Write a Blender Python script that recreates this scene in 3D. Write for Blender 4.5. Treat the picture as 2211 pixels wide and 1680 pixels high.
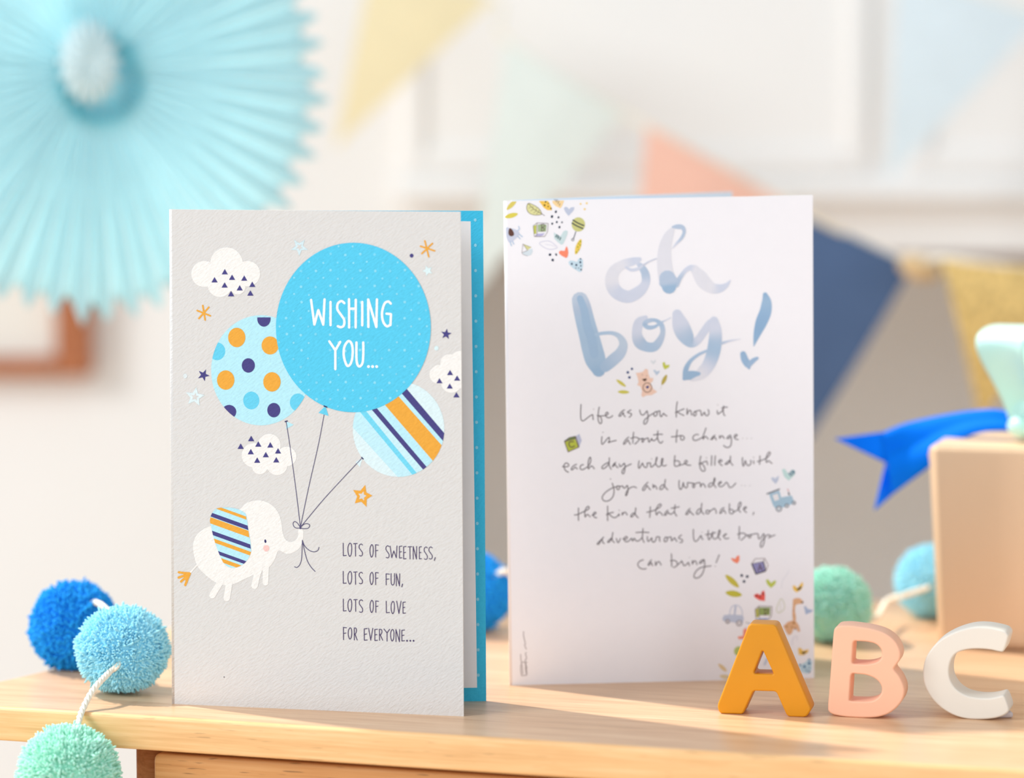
import bpy, bmesh, math, random
import numpy as np
from mathutils import Vector, Matrix, noise
from mathutils.geometry import tessellate_polygon

scene = bpy.context.scene
for o in list(bpy.data.objects):
    bpy.data.objects.remove(o, do_unlink=True)

# ------------------------------------------------------------------ camera
TZ = 0.75                                   # height of the table top
CAM = Vector((0.0, 0.0, TZ + 0.214))
LENS, SENSOR = 100.0, 36.0
F = LENS / SENSOR * 2211.0                  # focal length in pixels of the 2211 x 1680 frame
PITCH = math.atan(525.0 / F)
cd = bpy.data.cameras.new('camera')
cam = bpy.data.objects.new('camera', cd)
scene.collection.objects.link(cam)
cam.location = CAM
cam.rotation_euler = (math.pi / 2 - PITCH, 0, 0)
cd.lens, cd.sensor_width, cd.sensor_fit = LENS, SENSOR, 'HORIZONTAL'
cd.clip_start, cd.clip_end = 0.05, 50
cd.dof.use_dof = True
cd.dof.focus_distance = 1.084
cd.dof.aperture_fstop = 4.2
scene.camera = cam

# ------------------------------------------------------------------ light
scene.view_settings.view_transform = 'Standard'
scene.view_settings.look = 'None'
scene.view_settings.exposure = 0.0
scene.view_settings.gamma = 1.0
scene.view_settings.use_curve_mapping = False
scene.cycles.use_denoising = True
scene.cycles.max_bounces = 12
scene.cycles.diffuse_bounces = 8
scene.cycles.sample_clamp_indirect = 6.0

world = bpy.data.worlds.new('daylight'); scene.world = world
world.use_nodes = True
world.node_tree.nodes['Background'].inputs['Color'].default_value = (0.91, 0.965, 1.0, 1)
world.node_tree.nodes['Background'].inputs['Strength'].default_value = 0.64

def add_light(name, kind, energy, color, loc, target=None, direction=None, size=1.0, size_y=None, angle=0.05):
    ld = bpy.data.lights.new(name, kind); ld.energy = energy; ld.color = color
    if kind == 'AREA':
        ld.shape = 'RECTANGLE'; ld.size = size; ld.size_y = size_y or size
    if kind == 'SUN':
        ld.angle = angle
    ob = bpy.data.objects.new(name, ld); scene.collection.objects.link(ob)
    ob.location = loc
    d = Vector(direction) if direction else Vector(target) - Vector(loc)
    ob.rotation_euler = d.to_track_quat('-Z', 'Y').to_euler()
    return ob
EL = math.radians(48)
add_light('sunlight', 'SUN', 4.2, (1.0, 0.94, 0.84), (-2, 2.5, 3),
          direction=(0.843 * math.cos(EL), -0.538 * math.cos(EL), -math.sin(EL)), angle=math.radians(2.2))
add_light('left_window_light', 'AREA', 80, (0.95, 0.98, 1.0), (-2.9, -0.3, 2.5), target=(0.0, 1.7, 0.95), size=1.4, size_y=1.4)
add_light('rear_fill_light', 'AREA', 18, (0.95, 0.98, 1.0), (0.25, -1.7, 1.05), target=(0.1, 1.2, 0.8), size=2.4, size_y=1.8)  # added fill lamp behind the camera, evens out the card fronts

# ------------------------------------------------------------------ pixel rays
FW = Vector((0, math.cos(PITCH), -math.sin(PITCH)))
UP = Vector((0, math.sin(PITCH), math.cos(PITCH)))
RT = Vector((1, 0, 0))
def ray(u, v):
    return FW + RT * ((u - 1105.5) / F) + UP * ((840.0 - v) / F)
def ground(u, v, z=TZ):
    d = ray(u, v); return CAM + d * ((z - CAM.z) / d.z)
def at(u, v, y):
    d = ray(u, v); return CAM + d * (y / d.y)

def lin(c):
    out = []
    for x in c:
        x = x / 255.0
        out.append(x / 12.92 if x <= 0.04045 else ((x + 0.055) / 1.055) ** 2.4)
    return tuple(out)

# ------------------------------------------------------------------ materials
def mat_base(name):
    m = bpy.data.materials.new(name); m.use_nodes = True
    return m, m.node_tree.nodes, m.node_tree.links, m.node_tree.nodes['Principled BSDF']

def coords(n, l, scale=(1, 1, 1), rot=(0, 0, 0)):
    tc = n.new('ShaderNodeTexCoord'); mp = n.new('ShaderNodeMapping')
    mp.inputs['Scale'].default_value = scale; mp.inputs['Rotation'].default_value = rot
    l.new(tc.outputs['Object'], mp.inputs['Vector'])
    return mp.outputs['Vector']

def vnoise(n, l, vec, scale, detail=3.0, rough=0.5):
    t = n.new('ShaderNodeTexNoise'); t.inputs['Scale'].default_value = scale
    t.inputs['Detail'].default_value = detail; t.inputs['Roughness'].default_value = rough
    l.new(vec, t.inputs['Vector']); return t.outputs['Fac']

def ramp(n, l, fac, stops):
    r = n.new('ShaderNodeValToRGB'); e = r.color_ramp.elements
    while len(e) < len(stops): e.new(0.5)
    for k, (p, c) in enumerate(stops):
        e[k].position = p; e[k].color = (*c, 1)
    l.new(fac, r.inputs['Fac']); return r.outputs['Color']

def bump(n, l, b, height, strength, dist=0.001):
    k = n.new('ShaderNodeBump'); k.inputs['Strength'].default_value = strength
    k.inputs['Distance'].default_value = dist
    l.new(height, k.inputs['Height']); l.new(k.outputs['Normal'], b.inputs['Normal'])

def plain(name, rgb, rough=0.6, spec=0.4, var=0.04, scale=40, bscale=None, bstr=0.1, bdist=0.001, vscale=(1, 1, 1), rot=(0, 0, 0), sheen=0.0, metal=0.0):
    m, n, l, b = mat_base(name)
    c = lin(rgb)
    v = coords(n, l, vscale, rot)
    f = vnoise(n, l, v, scale)
    lo = tuple(max(0, x * (1 - var)) for x in c); hi = tuple(min(1, x * (1 + var)) for x in c)
    l.new(ramp(n, l, f, [(0.3, lo), (0.7, hi)]), b.inputs['Base Color'])
    b.inputs['Roughness'].default_value = rough
    b.inputs['Specular IOR Level'].default_value = spec
    b.inputs['Metallic'].default_value = metal
    if sheen: b.inputs['Sheen Weight'].default_value = sheen
    if bscale:
        bump(n, l, b, vnoise(n, l, v, bscale, 2.0), bstr, bdist)
    return m

def ink_mat(name, felt):
    m, n, l, b = mat_base(name)
    a = n.new('ShaderNodeAttribute'); a.attribute_name = 'Col'
    v = coords(n, l, (1, 1, 1), (0, 0, 0))
    f = vnoise(n, l, v, 900 if felt else 260, 3.0)
    mx = n.new('ShaderNodeMix'); mx.data_type = 'RGBA'; mx.blend_type = 'MULTIPLY'
    mx.inputs[0].default_value = 1.0
    l.new(a.outputs['Color'], mx.inputs[6])
    l.new(ramp(n, l, f, [(0.3, (0.93 if felt else 0.975,) * 3), (0.7, (1.0,) * 3)]), mx.inputs[7])
    l.new(mx.outputs[2], b.inputs['Base Color'])
    b.inputs['Roughness'].default_value = 0.75; b.inputs['Specular IOR Level'].default_value = 0.2
    if felt:
        felt_bump(n, l, b)
    return m

def felt_bump(n, l, b):
    v = coords(n, l, (1, 1, 1), (0, math.radians(36), 0))
    mp = n.new('ShaderNodeMapping'); mp.inputs['Scale'].default_value = (0.55, 1.0, 1.5); l.new(v, mp.inputs['Vector'])
    bump(n, l, b, vnoise(n, l, mp.outputs['Vector'], 900, 2.0, 0.55), 0.42, 0.0006)

def felt_paper(name, rgb):
    m, n, l, b = mat_base(name)
    b.inputs['Base Color'].default_value = (*lin(rgb), 1)
    v = coords(n, l)
    f = vnoise(n, l, v, 500)
    c = lin(rgb)
    l.new(ramp(n, l, f, [(0.3, tuple(x * 0.97 for x in c)), (0.7, c)]), b.inputs['Base Color'])
    b.inputs['Roughness'].default_value = 0.8; b.inputs['Specular IOR Level'].default_value = 0.2
    felt_bump(n, l, b)
    return m

def wood(name, dark, mid, light, ang, grain=1.0, rough=0.38, spec=0.5, pores=0.0):
    m, n, l, b = mat_base(name)
    v = coords(n, l, (1, 1, 1), (0, 0, -ang))
    def scaled(s):
        mp = n.new('ShaderNodeMapping'); mp.inputs['Scale'].default_value = s; l.new(v, mp.inputs['Vector']); return mp.outputs['Vector']
    f1 = vnoise(n, l, scaled((5 * grain, 70 * grain, 70 * grain)), 3.0, 4.0, 0.6)
    f2 = vnoise(n, l, scaled((30 * grain, 900 * grain, 900 * grain)), 1.0, 2.0, 0.6)
    ad = n.new('ShaderNodeMath'); ad.operation = 'MULTIPLY_ADD'; ad.inputs[1].default_value = 0.45
    l.new(f2, ad.inputs[0])
    sc = n.new('ShaderNodeMath'); sc.operation = 'MULTIPLY'; sc.inputs[1].default_value = 0.55; l.new(f1, sc.inputs[0])
    l.new(sc.outputs[0], ad.inputs[2])
    col = ramp(n, l, ad.outputs[0], [(0.34, lin(dark)), (0.5, lin(mid)), (0.66, lin(light))])
    if pores:
        f3 = vnoise(n, l, scaled((90, 1100, 1100)), 1.0, 1.0, 0.5)
        p = ramp(n, l, f3, [(0.66, (1, 1, 1)), (0.74, (1 - pores,) * 3)])
        mx = n.new('ShaderNodeMix'); mx.data_type = 'RGBA'; mx.blend_type = 'MULTIPLY'; mx.inputs[0].default_value = 1
        l.new(col, mx.inputs[6]); l.new(p, mx.inputs[7]); col = mx.outputs[2]
    l.new(col, b.inputs['Base Color'])
    b.inputs['Roughness'].default_value = rough; b.inputs['Specular IOR Level'].default_value = spec
    bump(n, l, b, f2, 0.06, 0.0004)
    return m

def tissue(name, rgb, trans=0.4):
    m, n, l, b = mat_base(name)
    c = lin(rgb)
    f = vnoise(n, l, coords(n, l), 90)
    col = ramp(n, l, f, [(0.3, tuple(x * 0.96 for x in c)), (0.7, c)])
    l.new(col, b.inputs['Base Color']); b.inputs['Roughness'].default_value = 0.8
    b.inputs['Specular IOR Level'].default_value = 0.15
    t = n.new('ShaderNodeBsdfTranslucent'); l.new(col, t.inputs['Color'])
    mx = n.new('ShaderNodeMixShader'); mx.inputs[0].default_value = trans
    l.new(b.outputs[0], mx.inputs[1]); l.new(t.outputs[0], mx.inputs[2])
    l.new(mx.outputs[0], n['Material Output'].inputs['Surface'])
    return m

def glitter(name, rgb):
    m, n, l, b = mat_base(name)
    c = lin(rgb)
    vo = n.new('ShaderNodeTexVoronoi'); vo.inputs['Scale'].default_value = 260
    l.new(coords(n, l), vo.inputs['Vector'])
    l.new(ramp(n, l, vo.outputs['Distance'], [(0.1, tuple(min(1, x * 1.25) for x in c)), (0.7, tuple(x * 0.75 for x in c))]), b.inputs['Base Color'])
    b.inputs['Roughness'].default_value = 0.45; b.inputs['Metallic'].default_value = 0.2
    bump(n, l, b, vo.outputs['Distance'], 0.5, 0.001)
    return m

# ------------------------------------------------------------------ objects
def link(o): scene.collection.objects.link(o); return o

def world_loc(o):
    p = Vector(o.location)
    while o.parent:
        o = o.parent; p = p + Vector(o.location)
    return p

def tag(o, label=None, cat=None, group=None, kind=None):
    if label: o['label'] = label
    if cat: o['category'] = cat
    if group: o['group'] = group
    if kind: o['kind'] = kind
    return o

def empty(name, loc, label, cat, group=None):
    o = bpy.data.objects.new(name, None); link(o)
    o.location = loc; o.empty_display_size = 0.01
    return tag(o, label, cat, group)

def mesh_obj(name, verts, faces, mats, parent=None, loc=None, mids=None, smooth=None, cols=None, label=None):
    """verts are world points; the object sits at loc (or on its parent's base)."""
    base = Vector((0, 0, 0))
    if parent is not None: base = world_loc(parent)
    elif loc is not None: base = Vector(loc)
    me = bpy.data.meshes.new(name)
    V = np.array([tuple(v) for v in verts], dtype=float) - np.array(base)
    me.from_pydata(V.tolist(), [], faces)
    for m in (mats if isinstance(mats, (list, tuple)) else [mats]): me.materials.append(m)
    if mids is not None: me.polygons.foreach_set('material_index', mids)
    if smooth is True: me.polygons.foreach_set('use_smooth', [True] * len(faces))
    elif smooth is not None and smooth is not False: me.polygons.foreach_set('use_smooth', smooth)
    if cols is not None:
        ca = me.color_attributes.new('Col', 'FLOAT_COLOR', 'POINT')
        ca.data.foreach_set('color', np.array(cols, dtype=np.float32).ravel())
    me.update()
    o = bpy.data.objects.new(name, me); link(o)
    if parent is not None: o.parent = parent
    else: o.location = base
    if label: o['label'] = label
    return o

def fix_normals(o):
    bm = bmesh.new(); bm.from_mesh(o.data)
    bmesh.ops.recalc_face_normals(bm, faces=bm.faces)
    bm.to_mesh(o.data); bm.free(); return o

# ------------------------------------------------------------------ 2D curve helpers
def cr(pts, closed=False, n=8):
    """Catmull-Rom through points given as tuples of any length."""
    P = [np.array(p, float) for p in pts]; N = len(P)
    if N < 3: return [tuple(p) for p in P]
    out = []
    for i in range(N if closed else N - 1):
        if closed: a, b, c, d = P[(i - 1) % N], P[i], P[(i + 1) % N], P[(i + 2) % N]
        else: a, b, c, d = P[max(i - 1, 0)], P[i], P[i + 1], P[min(i + 2, N - 1)]
        for k in range(n):
            t = k / n
            out.append(tuple(0.5 * (2 * b + (c - a) * t + (2 * a - 5 * b + 4 * c - d) * t * t + (3 * b - a - 3 * c + d) * t ** 3)))
    if not closed: out.append(tuple(P[-1]))
    return out

def round_poly(pts, r, n=5):
    """Rounds the corners of a closed polygon; a point may carry its own radius."""
    out = []; N = len(pts)
    for i in range(N):
        p = np.array(pts[i][:2], float); a = np.array(pts[i - 1][:2], float); b = np.array(pts[(i + 1) % N][:2], float)
        rr = pts[i][2] if len(pts[i]) > 2 else r
        da, db = a - p, b - p; la, lb = np.linalg.norm(da), np.linalg.norm(db)
        q = min(rr, la * 0.48, lb * 0.48)
        s, e = p + da / la * q, p + db / lb * q
        for k in range(n + 1):
            t = k / n; out.append(tuple((1 - t) ** 2 * s + 2 * t * (1 - t) * p + t * t * e))
    return out

def ellipse(cx, cy, rx, ry, n=40, rot=0.0):
    c, s = math.cos(rot), math.sin(rot)
    return [(cx + rx * math.cos(t) * c - ry * math.sin(t) * s, cy + rx * math.cos(t) * s + ry * math.sin(t) * c)
            for t in (2 * math.pi * k / n for k in range(n))]

def area2(p): return sum(p[i - 1][0] * p[i][1] - p[i][0] * p[i - 1][1] for i in range(len(p)))

def clip(poly, win):
    """Sutherland-Hodgman against a convex window."""
    if area2(win) < 0: win = win[::-1]
    out = list(poly)
    for i in range(len(win)):
        a, b = win[i - 1], win[i]
        def side(p): return (b[0] - a[0]) * (p[1] - a[1]) - (b[1] - a[1]) * (p[0] - a[0])
        src, out = out, []
        for j in range(len(src)):
            p, q = src[j - 1], src[j]; sp, sq = side(p), side(q)
            if (sp < 0) != (sq < 0):
                t = sp / (sp - sq); out.append((p[0] + (q[0] - p[0]) * t, p[1] + (q[1] - p[1]) * t))
            if sq >= 0: out.append(q)
        if not out: return []
    return out

class Frame:
    """A plane standing on a line: O at its base, e1 along it, e2 up, n towards the camera."""
    def __init__(s, A, B, lean=0.0):
        s.O = Vector(A); s.e1 = (Vector(B) - Vector(A)).normalized()
        s.n = Vector((s.e1.y, -s.e1.x, 0)).normalized()
        if s.n.y > 0: s.n = -s.n
        s.e2 = Vector((0, 0, 1))
    def uv(s, u, v):
        d = ray(u, v); t = (s.O - CAM).dot(s.n) / d.dot(s.n)
        p = CAM + d * t - s.O
        return (p.dot(s.e1), p.dot(s.e2))
    def p(s, a, b, h=0.0): return s.O + s.e1 * a + s.e2 * b + s.n * h
    def px(s, u, v, h=0.0): return s.p(*s.uv(u, v), h)

class Print:
    """Flat printed shapes on a card face, drawn in the pixel frame of one zoomed region."""
    def __init__(s, frame, org=(0, 0), sc=1.0, window=None):
        s.fr, s.ox, s.oy, s.sc = frame, org[0], org[1], sc
        s.V, s.Fa, s.C, s.k, s.win = [], [], [], 0, window
    def zoom(s, ox, oy, w): s.ox, s.oy, s.sc = ox, oy, 2211.0 / w; return s
    def _h(s, layer): s.k += 1; return 3.0e-5 + layer * 2.6e-5 + (s.k % 10) * 2.2e-6
    def to(s, p): return (s.ox + p[0] / s.sc, s.oy + p[1] / s.sc)
    def poly(s, pts, col, layer=0, window=None, smooth=False):
        if smooth: pts = cr(pts, True, 6)
        q = [s.to(p) for p in pts]
        for w in (window, s.win):
            if w: q = clip(q, w)
        if len(q) < 3: return
        h = s._h(layer); b = len(s.V)
        loc = [s.fr.uv(*p) for p in q]
        s.V += [s.fr.p(a, c, h) for a, c in loc]
        tris = tessellate_polygon([[Vector((a, c, 0)) for a, c in loc]])
        for t in tris:
            (x0, y0), (x1, y1), (x2, y2) = (loc[k] for k in t)
            ccw = (x1 - x0) * (y2 - y0) - (x2 - x0) * (y1 - y0) > 0
            s.Fa.append(tuple(b + k for k in (t if ccw else t[::-1])))
        s.C += [(*lin(col), 1)] * len(q)
    def ell(s, cx, cy, rx, ry=None, col=(0, 0, 0), layer=0, window=None, rot=0.0, n=36):
        s.poly(ellipse(cx, cy, rx, ry or rx, n, rot), col, layer, window)
    def leaf(s, cx, cy, length, w, deg, col, layer=0, n=18):
        L = length / 2; pts = []
        for k in range(2 * n):
            t = 2 * math.pi * k / (2 * n)
            x, y = L * math.cos(t), w / 2 * math.sin(t) * (1 - 0.25 * abs(math.cos(t)) ** 2)
            a = math.radians(deg); pts.append((cx + x * math.cos(a) - y * math.sin(a), cy + x * math.sin(a) + y * math.cos(a)))
        s.poly(pts, col, layer)
    def stroke(s, pts, w, col, layer=0, smooth=True, closed=False, n=6):
        """pts: (x, y) or (x, y, width); col: one colour or a list, one per point. Widths in zoomed pixels."""
        cl = col if isinstance(col, list) else [col] * len(pts)
        if not smooth and not closed and len(pts) > 2:      # sharp corners: one round-ended piece per segment
            for i in range(len(pts) - 1): s.stroke(pts[i:i + 2], w, cl[i:i + 2], layer, False)
            return
        P = [(p[0], p[1], p[2] if len(p) > 2 else w, *lin(c)) for p, c in zip(pts, cl)]
        if closed: P = P + [P[0]] if not smooth else P
        Q = cr(P, closed, n) if smooth and len(P) > 2 else P
        if closed and smooth: Q = Q + [Q[0]]
        h0 = s._h(layer); b = len(s.V); N = len(Q)
        for i, q in enumerate(Q):
            a, c = Q[max(i - 1, 0)], Q[min(i + 1, N - 1)]
            if closed:
                a = Q[i - 1] if i > 0 else Q[N - 2]; c = Q[i + 1] if i < N - 1 else Q[1]
            tx, ty = c[0] - a[0], c[1] - a[1]; ln = math.hypot(tx, ty) or 1.0
            nx, ny = -ty / ln, tx / ln; hw = max(q[2], 0.01) / 2; h = h0 + 2.0e-6 * i / N
            for sg in (1, -1):
                s.V.append(s.fr.p(*s.fr.uv(*s.to((q[0] + nx * hw * sg, q[1] + ny * hw * sg))), h)); s.C.append((*q[3:6], 1))
        for i in range(N - 1):
            s.Fa.append((b + 2 * i, b + 2 * i + 2, b + 2 * i + 3, b + 2 * i + 1))
        if not closed:
            for q, o, h in ((Q[0], Q[1], h0), (Q[-1], Q[-2], h0 + 2e-6)):
                ang = math.atan2(q[1] - o[1], q[0] - o[0]); hw = max(q[2], 0.01) / 2; c0 = len(s.V); m = 6
                for k in range(m + 1):
                    t = ang - math.pi / 2 + math.pi * k / m
                    s.V.append(s.fr.p(*s.fr.uv(*s.to((q[0] + hw * math.cos(t), q[1] + hw * math.sin(t)))), h)); s.C.append((*q[3:6], 1))
                s.Fa.append(tuple(c0 + k for k in range(m, -1, -1)))
    def star(s, cx, cy, R, col, layer=0, deg=0, inner=0.45, hole=None, holecol=None):
        def pts(r):
            return [(cx + (r if k % 2 == 0 else r * inner) * math.sin(math.radians(deg) + k * math.pi / 5),
                     cy - (r if k % 2 == 0 else r * inner) * math.cos(math.radians(deg) + k * math.pi / 5)) for k in range(10)]
        s.poly(pts(R), col, layer)
        if hole: s.poly(pts(R * hole), holecol, layer + 1)
    def build(s, name, parent, m, label=None):
        return mesh_obj(name, s.V, s.Fa, m, parent, cols=s.C, label=label)

def inset(poly, r):
    if r == 0: return list(poly)
    N = len(poly); out = []                   # solid lies to the left: outlines run counter-clockwise, holes clockwise
    for i in range(N):
        a, p, b = (np.array(poly[k % N], float) for k in (i - 1, i, i + 1))
        n1, n2 = p - a, b - p
        n1 = np.array((-n1[1], n1[0])) / (np.linalg.norm(n1) or 1); n2 = np.array((-n2[1], n2[0])) / (np.linalg.norm(n2) or 1)
        m = n1 + n2; ml = np.linalg.norm(m) or 1; m = m / ml
        k = 1.0 / max(0.6, m.dot(n1))
        out.append(tuple(p + m * r * k))
    return out

def rounded_prism(name, outline, holes, thick, r, place, mats, parent=None, loc=None, steps=4, label=None, mid=None, r_back=None):
    """A plate with rounded edges. place(a, b, depth) gives the world point; depth 0 is the front."""
    if area2(outline) < 0: outline = outline[::-1]
    holes = [h[::-1] if area2(h) > 0 else h for h in holes]
    rb = r if r_back is None else r_back
    prof = [(r * (1 - math.sin(k / steps * math.pi / 2)), r * (1 - math.cos(k / steps * math.pi / 2))) for k in range(steps + 1)]
    prof += [(rb * (1 - math.cos(k / steps * math.pi / 2)), thick - rb * (1 - math.sin(k / steps * math.pi / 2))) for k in range(steps + 1)]
    V, Fc, sm, mi = [], [], [], []
    loops = [outline] + holes; caps = {0: [], len(prof) - 1: []}
    for L in loops:
        n = len(L); b = len(V)
        for j, (ins, dep) in enumerate(prof):
            q = inset(L, ins)
            if j in caps: caps[j].append((q, b + j * n))
            V += [place(x, y, dep) for x, y in q]
        for j in range(len(prof) - 1):
            for i in range(n):
                Fc.append((b + j * n + i, b + j * n + (i + 1) % n, b + (j + 1) * n + (i + 1) % n, b + (j + 1) * n + i)); sm.append(True); mi.append(1)
    for j, ls in caps.items():
        tri = tessellate_polygon([[Vector((x, y, 0)) for x, y in q] for q, _ in ls])
        idx = [st + i for q, st in ls for i in range(len(q))]
        for t in tri:
            Fc.append(tuple(idx[k] for k in t)); sm.append(False); mi.append(0)
    if mid is None: mi = [0] * len(mi)
    o = mesh_obj(name, V, Fc, mats, parent, loc, mids=mi, smooth=sm, label=label)
    return fix_normals(o)

def box_verts(lo, hi):
    x0, y0, z0 = lo; x1, y1, z1 = hi
    V = [(x, y, z) for z in (z0, z1) for y in (y0, y1) for x in (x0, x1)]
    Fa = [(0, 2, 3, 1), (4, 5, 7, 6), (0, 1, 5, 4), (2, 6, 7, 3), (0, 4, 6, 2), (1, 3, 7, 5)]
    return V, Fa

def boxes(name, bl, m, parent=None, loc=None, bevel=0.0, label=None):
    V, Fa = [], []
    for lo, hi in bl:
        v, f = box_verts(lo, hi); Fa += [tuple(k + len(V) for k in q) for q in f]; V += v
    o = mesh_obj(name, V, Fa, m, parent, loc, label=label)
    if bevel:
        b = o.modifiers.new('bevel', 'BEVEL'); b.width = bevel; b.segments = 3; b.limit_method = 'ANGLE'
    return o

def tube(V, Fa, path, rad, sides=8, cap=True):
    P = [Vector(p) for p in path]; b = len(V); N = len(P); up = Vector((0.13, 0.31, 0.94))
    for i, p in enumerate(P):
        t = (P[min(i + 1, N - 1)] - P[max(i - 1, 0)]).normalized()
        x = t.cross(up)
        if x.length < 1e-4: x = t.cross(Vector((1, 0, 0)))
        x.normalize(); y = x.cross(t)
        rr = rad[i] if isinstance(rad, (list, tuple)) else rad
        for k in range(sides):
            a = 2 * math.pi * k / sides; V.append(p + x * rr * math.cos(a) + y * rr * math.sin(a))
    for i in range(N - 1):
        for k in range(sides):
            Fa.append((b + i * sides + k, b + i * sides + (k + 1) % sides, b + (i + 1) * sides + (k + 1) % sides, b + (i + 1) * sides + k))
    if cap:
        Fa.append(tuple(b + k for k in range(sides))[::-1]); Fa.append(tuple(b + (N - 1) * sides + k for k in range(sides)))

def rope(V, Fa, pts, rad, pitch, n=10):
    path = [Vector(p) for p in cr(pts, False, n)]
    L = [0.0]
    for a, b in zip(path, path[1:]): L.append(L[-1] + (b - a).length)
    m = max(12, int(L[-1] / 0.0007)); Q = []
    j = 0
    for k in range(m + 1):
        d = L[-1] * k / m
        while j < len(L) - 2 and L[j + 1] < d: j += 1
        t = (d - L[j]) / max(1e-9, L[j + 1] - L[j]); Q.append(path[j].lerp(path[j + 1], min(1, t)))
    for s in range(3):
        S = []
        for i, p in enumerate(Q):
            t = (Q[min(i + 1, m)] - Q[max(i - 1, 0)]).normalized(); x = t.cross(Vector((0.13, 0.31, 0.94))).normalized(); y = x.cross(t)
            a = 2 * math.pi * (L[-1] * i / m / pitch + s / 3.0)
            S.append(p + (x * math.cos(a) + y * math.sin(a)) * rad * 0.5)
        tube(V, Fa, S, rad * 0.55, 6)
# ================================================================== the room
YW = 2.05                                   # front face of the far wall
M_wall = plain('wall_paint', (246, 244, 242), 0.7, 0.3, 0.01, 6)
M_niche = plain('niche_plaster', (240, 238, 236), 0.8, 0.2, 0.03, 8)
M_floor = wood('floor_boards', (176, 150, 120), (196, 170, 140), (210, 186, 156), 0.0, 0.4)
def structure(o): o['kind'] = 'structure'; return o
def slabs(name, bl, m, bevel=0.0):
    return structure(boxes(name, bl, m, None, (0, 0, 0), bevel))

xo0, xo1 = at(925, 700, YW).x, at(2640, 700, YW).x
zo = at(1500, 549, YW).z
XL, XR, ZT = -1.0, 1.3, 2.3
wallo = slabs('wall_back', [((XL, YW, 0), (xo0, YW + 0.10, ZT)), ((xo0, YW, zo), (xo1, YW + 0.10, ZT)), ((xo1, YW, 0), (XR, YW + 0.10, ZT))], M_wall)
slabs('wall_niche', [((xo0 - 0.05, YW + 0.55, 0), (xo1 + 0.05, YW + 0.61, zo + 0.1)), ((xo0 - 0.05, YW + 0.10, 0), (xo0, YW + 0.55, zo + 0.1)),
                     ((xo1, YW + 0.10, 0), (xo1 + 0.05, YW + 0.55, zo + 0.1)), ((xo0, YW + 0.10, zo), (xo1, YW + 0.55, zo + 0.1))], M_niche)
slabs('floor', [((XL - 0.6, -0.6, -0.05), (XR, YW + 0.4, 0.0))], M_floor)
# painted ledge over the niche and the panel mouldings above it
za, zb = at(1500, 402, YW - 0.03).z, at(1500, 436, YW - 0.03).z
xl = at(858, 420, YW).x
slabs('trim_1', [((xl, YW - 0.018, zb), (xo1 + 0.1, YW + 0.001, za)), ((xl + 0.012, YW - 0.010, zb - 0.008), (xo1 + 0.09, YW + 0.001, zb))], M_wall, 0.003)
slabs('trim_4', [((xo0, YW + 0.012, at(1500, 588, YW).z), (xo1, YW + 0.06, zo + 0.001))], plain('niche_top_brown', (158, 134, 118), 0.7, 0.3, 0.04, 12), 0.002)  # brown strip across the top of the niche
def moulding(name, u0, v0, u1, v1, w=0.016, t=0.006):
    a, b = at(u0, v1, YW), at(u1, v0, YW)
    x0, x1, z0, z1 = a.x, b.x, a.z, b.z
    return slabs(name, [((x0, YW - t, z0), (x0 + w, YW + 0.001, z1)), ((x1 - w, YW - t, z0), (x1, YW + 0.001, z1)),
                        ((x0 + w, YW - t, z0), (x1 - w, YW + 0.001, z0 + w)), ((x0 + w, YW - t, z1 - w), (x1 - w, YW + 0.001, z1))], M_wall, 0.003)
moulding('trim_2', 868, -300, 1880, 372)
moulding('trim_3', 1960, -300, 2700, 372)

# ------------------------------------------------------------------ framed picture on the wall
M_frame = wood('frame_wood', (150, 84, 48), (176, 104, 62), (196, 124, 80), 0.0, 1.0, 0.5)
M_mat = plain('mat_board', (240, 236, 228), 0.8, 0.2, 0.01, 30)
a, b = at(-420, 808, YW), at(198, 250, YW)
pf = empty('picture_frame', (a.x, YW, a.z), 'brown wooden picture frame hanging on the wall below the turquoise paper fan', 'picture frame')
w = 75 / F * YW
boxes('frame_moulding', [((a.x, YW - 0.024, a.z), (a.x + w, YW, b.z)), ((b.x - w, YW - 0.024, a.z), (b.x, YW, b.z)),
                (((a.x + w), YW - 0.024, a.z), (b.x - w, YW, a.z + w * 0.55)), (((a.x + w), YW - 0.024, b.z - w * 0.55), (b.x - w, YW, b.z))], M_frame, pf, bevel=0.003)
boxes('mat_board', [((a.x + w * 0.8, YW - 0.010, a.z + w * 0.4), (b.x - w * 0.8, YW - 0.001, b.z - w * 0.4))], M_mat, pf)

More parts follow.
